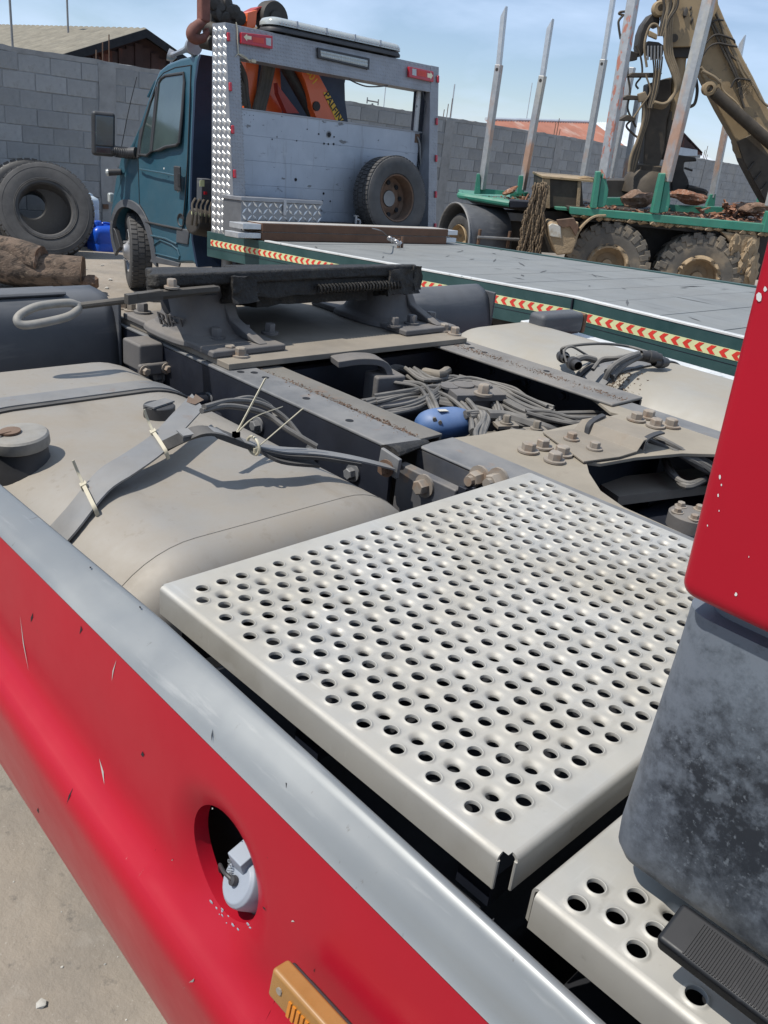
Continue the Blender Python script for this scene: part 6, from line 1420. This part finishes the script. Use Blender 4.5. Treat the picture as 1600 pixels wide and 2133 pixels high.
# bark left on the bed
def chunk(px, py, D, rx, ry, rz, seed, mat, lab, ang=0):
    p = d(px, py, D=D); mb = MB().blob((0, 0, 0), (1, 1, 1), 3, .45, 1.6, seed); mb.v = [p+HU*(v.x*rx*math.cos(ang)-v.z*rz*math.sin(ang))+HN*v.y*ry+V((0, 0, 1))*(v.z*rz*math.cos(ang)+v.x*rx*math.sin(ang)) for v in mb.v]
    tag(mb.build('bark_chunk', mat, None, 25), lab, 'bark', 'bark pieces left on the timber bed')
chunk(1330, 415, D0+.5, .20, .14, .10, 2, 'bark', 'big grey chunk of bark between the two near stakes', .15)
chunk(1432, 410, D0+.9, .28, .12, .08, 5, 'bark_red', 'long reddish slab of bark just right of the second near stake', -.05)
chunk(1572, 432, D0+.5, .22, .12, .07, 8, 'bark', 'long greyish bark piece at the right end of the timber bed', .12)
chunk(1062, 398, 12.9, .11, .06, .035, 11, 'bark_red', 'pointed splinter of bark sticking up on the trailer bunk', .55)
mb = MB(); rr = random.Random(41)
def shard(px, py, D, s):
    p = d(px, py, D=D); a, b = V((rr.uniform(-1, 1), rr.uniform(-1, 1), rr.uniform(-.3, .6))).normalized(), V((rr.uniform(-1, 1), rr.uniform(-1, 1), rr.uniform(-.2, .2))).normalized()
    n = a.cross(b); mb.obox(p, a*s, b*s*.4, n*.008)
for i in range(420): t = rr.random(); Dd = D0+.15+rr.random()*1.9; shard(1210+390*t, 433+33*t-(Dd-D0)*4+rr.uniform(-2, 1), Dd, rr.uniform(.02, .075))
for i in range(70): shard(1500+rr.gauss(40, 28), 436+rr.gauss(0, 6)+2, D0+.6+rr.random()*.7, rr.uniform(.05, .13))
mb.build('bark_litter', 'bark_red', kind='stuff')
# ------------------------------------------------------------------ timber trailer at the left
TD = 12.7
tl_ = thing('log_trailer', 'short timber trailer with green bunk, two telescopic stakes and round black mudguard', 'trailer', d(1010, 520, TD))
dt = lambda q, D, th, nm, mat, par=tl_, bev=0: MB().prism([d(*p, D=D) for p in q], HN*th).build(nm, mat, par, 35, bev)
a, b, c2_ = d(962, 408, TD), d(1062, 424, TD-.3), d(1108, 424, TD-.3)
MB().tube([a+HN*.3, a, a.lerp(b, .5), b], .045, 10, 4).build('bunk_rail', 'green_paint', tl_)
mb = MB().prism([a, b, c2_, c2_+HN*1.6, a+HN*1.4], (0, 0, -.04)); mb.build('bunk_sheet', 'green_paint', tl_)
dt([(1060, 416), (1110, 419), (1110, 434), (1062, 434)], TD-.33, .2, 'bunk_end', 'frame_dark', bev=.02); dt([(968, 412), (1110, 428), (1106, 442), (985, 424)], TD-.1, 1.0, 'bunk_frame', 'machine_black')
for q, s0, s1, tele in (([(988, 404), (994, 362), (1000, 362), (1001, 404)], (1003, 395), (1049, 34), (1040, 135)), ([(1077, 404), (1082, 366), (1090, 366), (1092, 404)], (1087, 396), (1145, 60), (1131, 158))):
    so_ = dt(q, TD+.35, .1, 'stake_socket', 'green_paint', bev=.006); stake(s0, s1, TD+.4, 16, 'stake', 'galvanised', tl_, tele)
dt([(998, 392), (1080, 400), (1080, 406), (998, 404)], TD+.42, .05, 'bunk_lip', 'green_paint'); dt([(1066, 402), (1100, 400), (1104, 412), (1062, 410)], TD+.5, .05, 'bunk_lip', 'green_paint')
mb = MB(); rr = random.Random(15)
for i in range(60): shard(1010+rr.random()*90, 411+rr.random()*8, TD+.1+rr.random()*.4, rr.uniform(.02, .06))
mb.build('bunk_bark', 'bark_red', tl_, kind='stuff')
gx = (HU*.90+HN*.44).normalized(); gc = d(950, 497, TD-.1); gu = V((0, 0, 1)); gv = gx.cross(gu).normalized()
if gv.dot(HN) > 0: gv = -gv        # towards the camera
mb = MB(); rings = []
for k in range(19):
    a = R(-8+k*10.5); rad = .47
    y_, z_ = rad*math.cos(a), rad*math.sin(a)
    if a < R(5): z_ -= .22; y_ += .02
    rings.append([gc+gv*y_+gu*z_+gx*t for t in (-.05, .0, .30, .62)])
mb.loft(rings, False, False); gd = mb.build('mudguard', 'mudguard_plastic', tl_, 50); s = gd.modifiers.new('thick', 'SOLIDIFY'); s.thickness = .015
MB().tube([r[0] for r in rings], .014, 6).build('guard_rim', 'steel_grey', gd)
for t in (.08, .55): MB().cyl(gc+gv*.49+gu*.20+gx*t, gc+gv*.49+gu*-.02+gx*t, .022, 8).build('guard_bracket', 'rust', gd)
MB().cyl(gc+gv*.505+gu*.10+gx*.05, gc+gv*.505+gu*.10+gx*.70, .020, 10).build('guard_tube', 'steel_grey', gd)
wcx = gc+gu*-.06+gx*.10
mb = MB(); mb.lathe(tyre_prof(.40, .25, .26), wcx+gx*.06, -gx, 36); w = mb.build('wheel', 'worn_tyre', tl_); MB().lathe([(.25, .13), (.245, .14), (.23, .06), (.12, .0), (.0005, .02)], wcx+gx*.06, -gx, 28).build('rim', 'crane_tan', w)
dt([(1035, 452), (1090, 455), (1090, 505), (1060, 505), (1035, 480)], TD+.1, .4, 'axle_box', 'machine_black', bev=.01); dt([(1030, 440), (1100, 445), (1100, 462), (1030, 458)], TD-.0, .5, 'trailer_frame', 'steel_grey', bev=.008)
dt([(950, 440), (1120, 446), (1130, 545), (960, 545)], TD+.7, .5, 'trailer_chassis', 'machine_black')
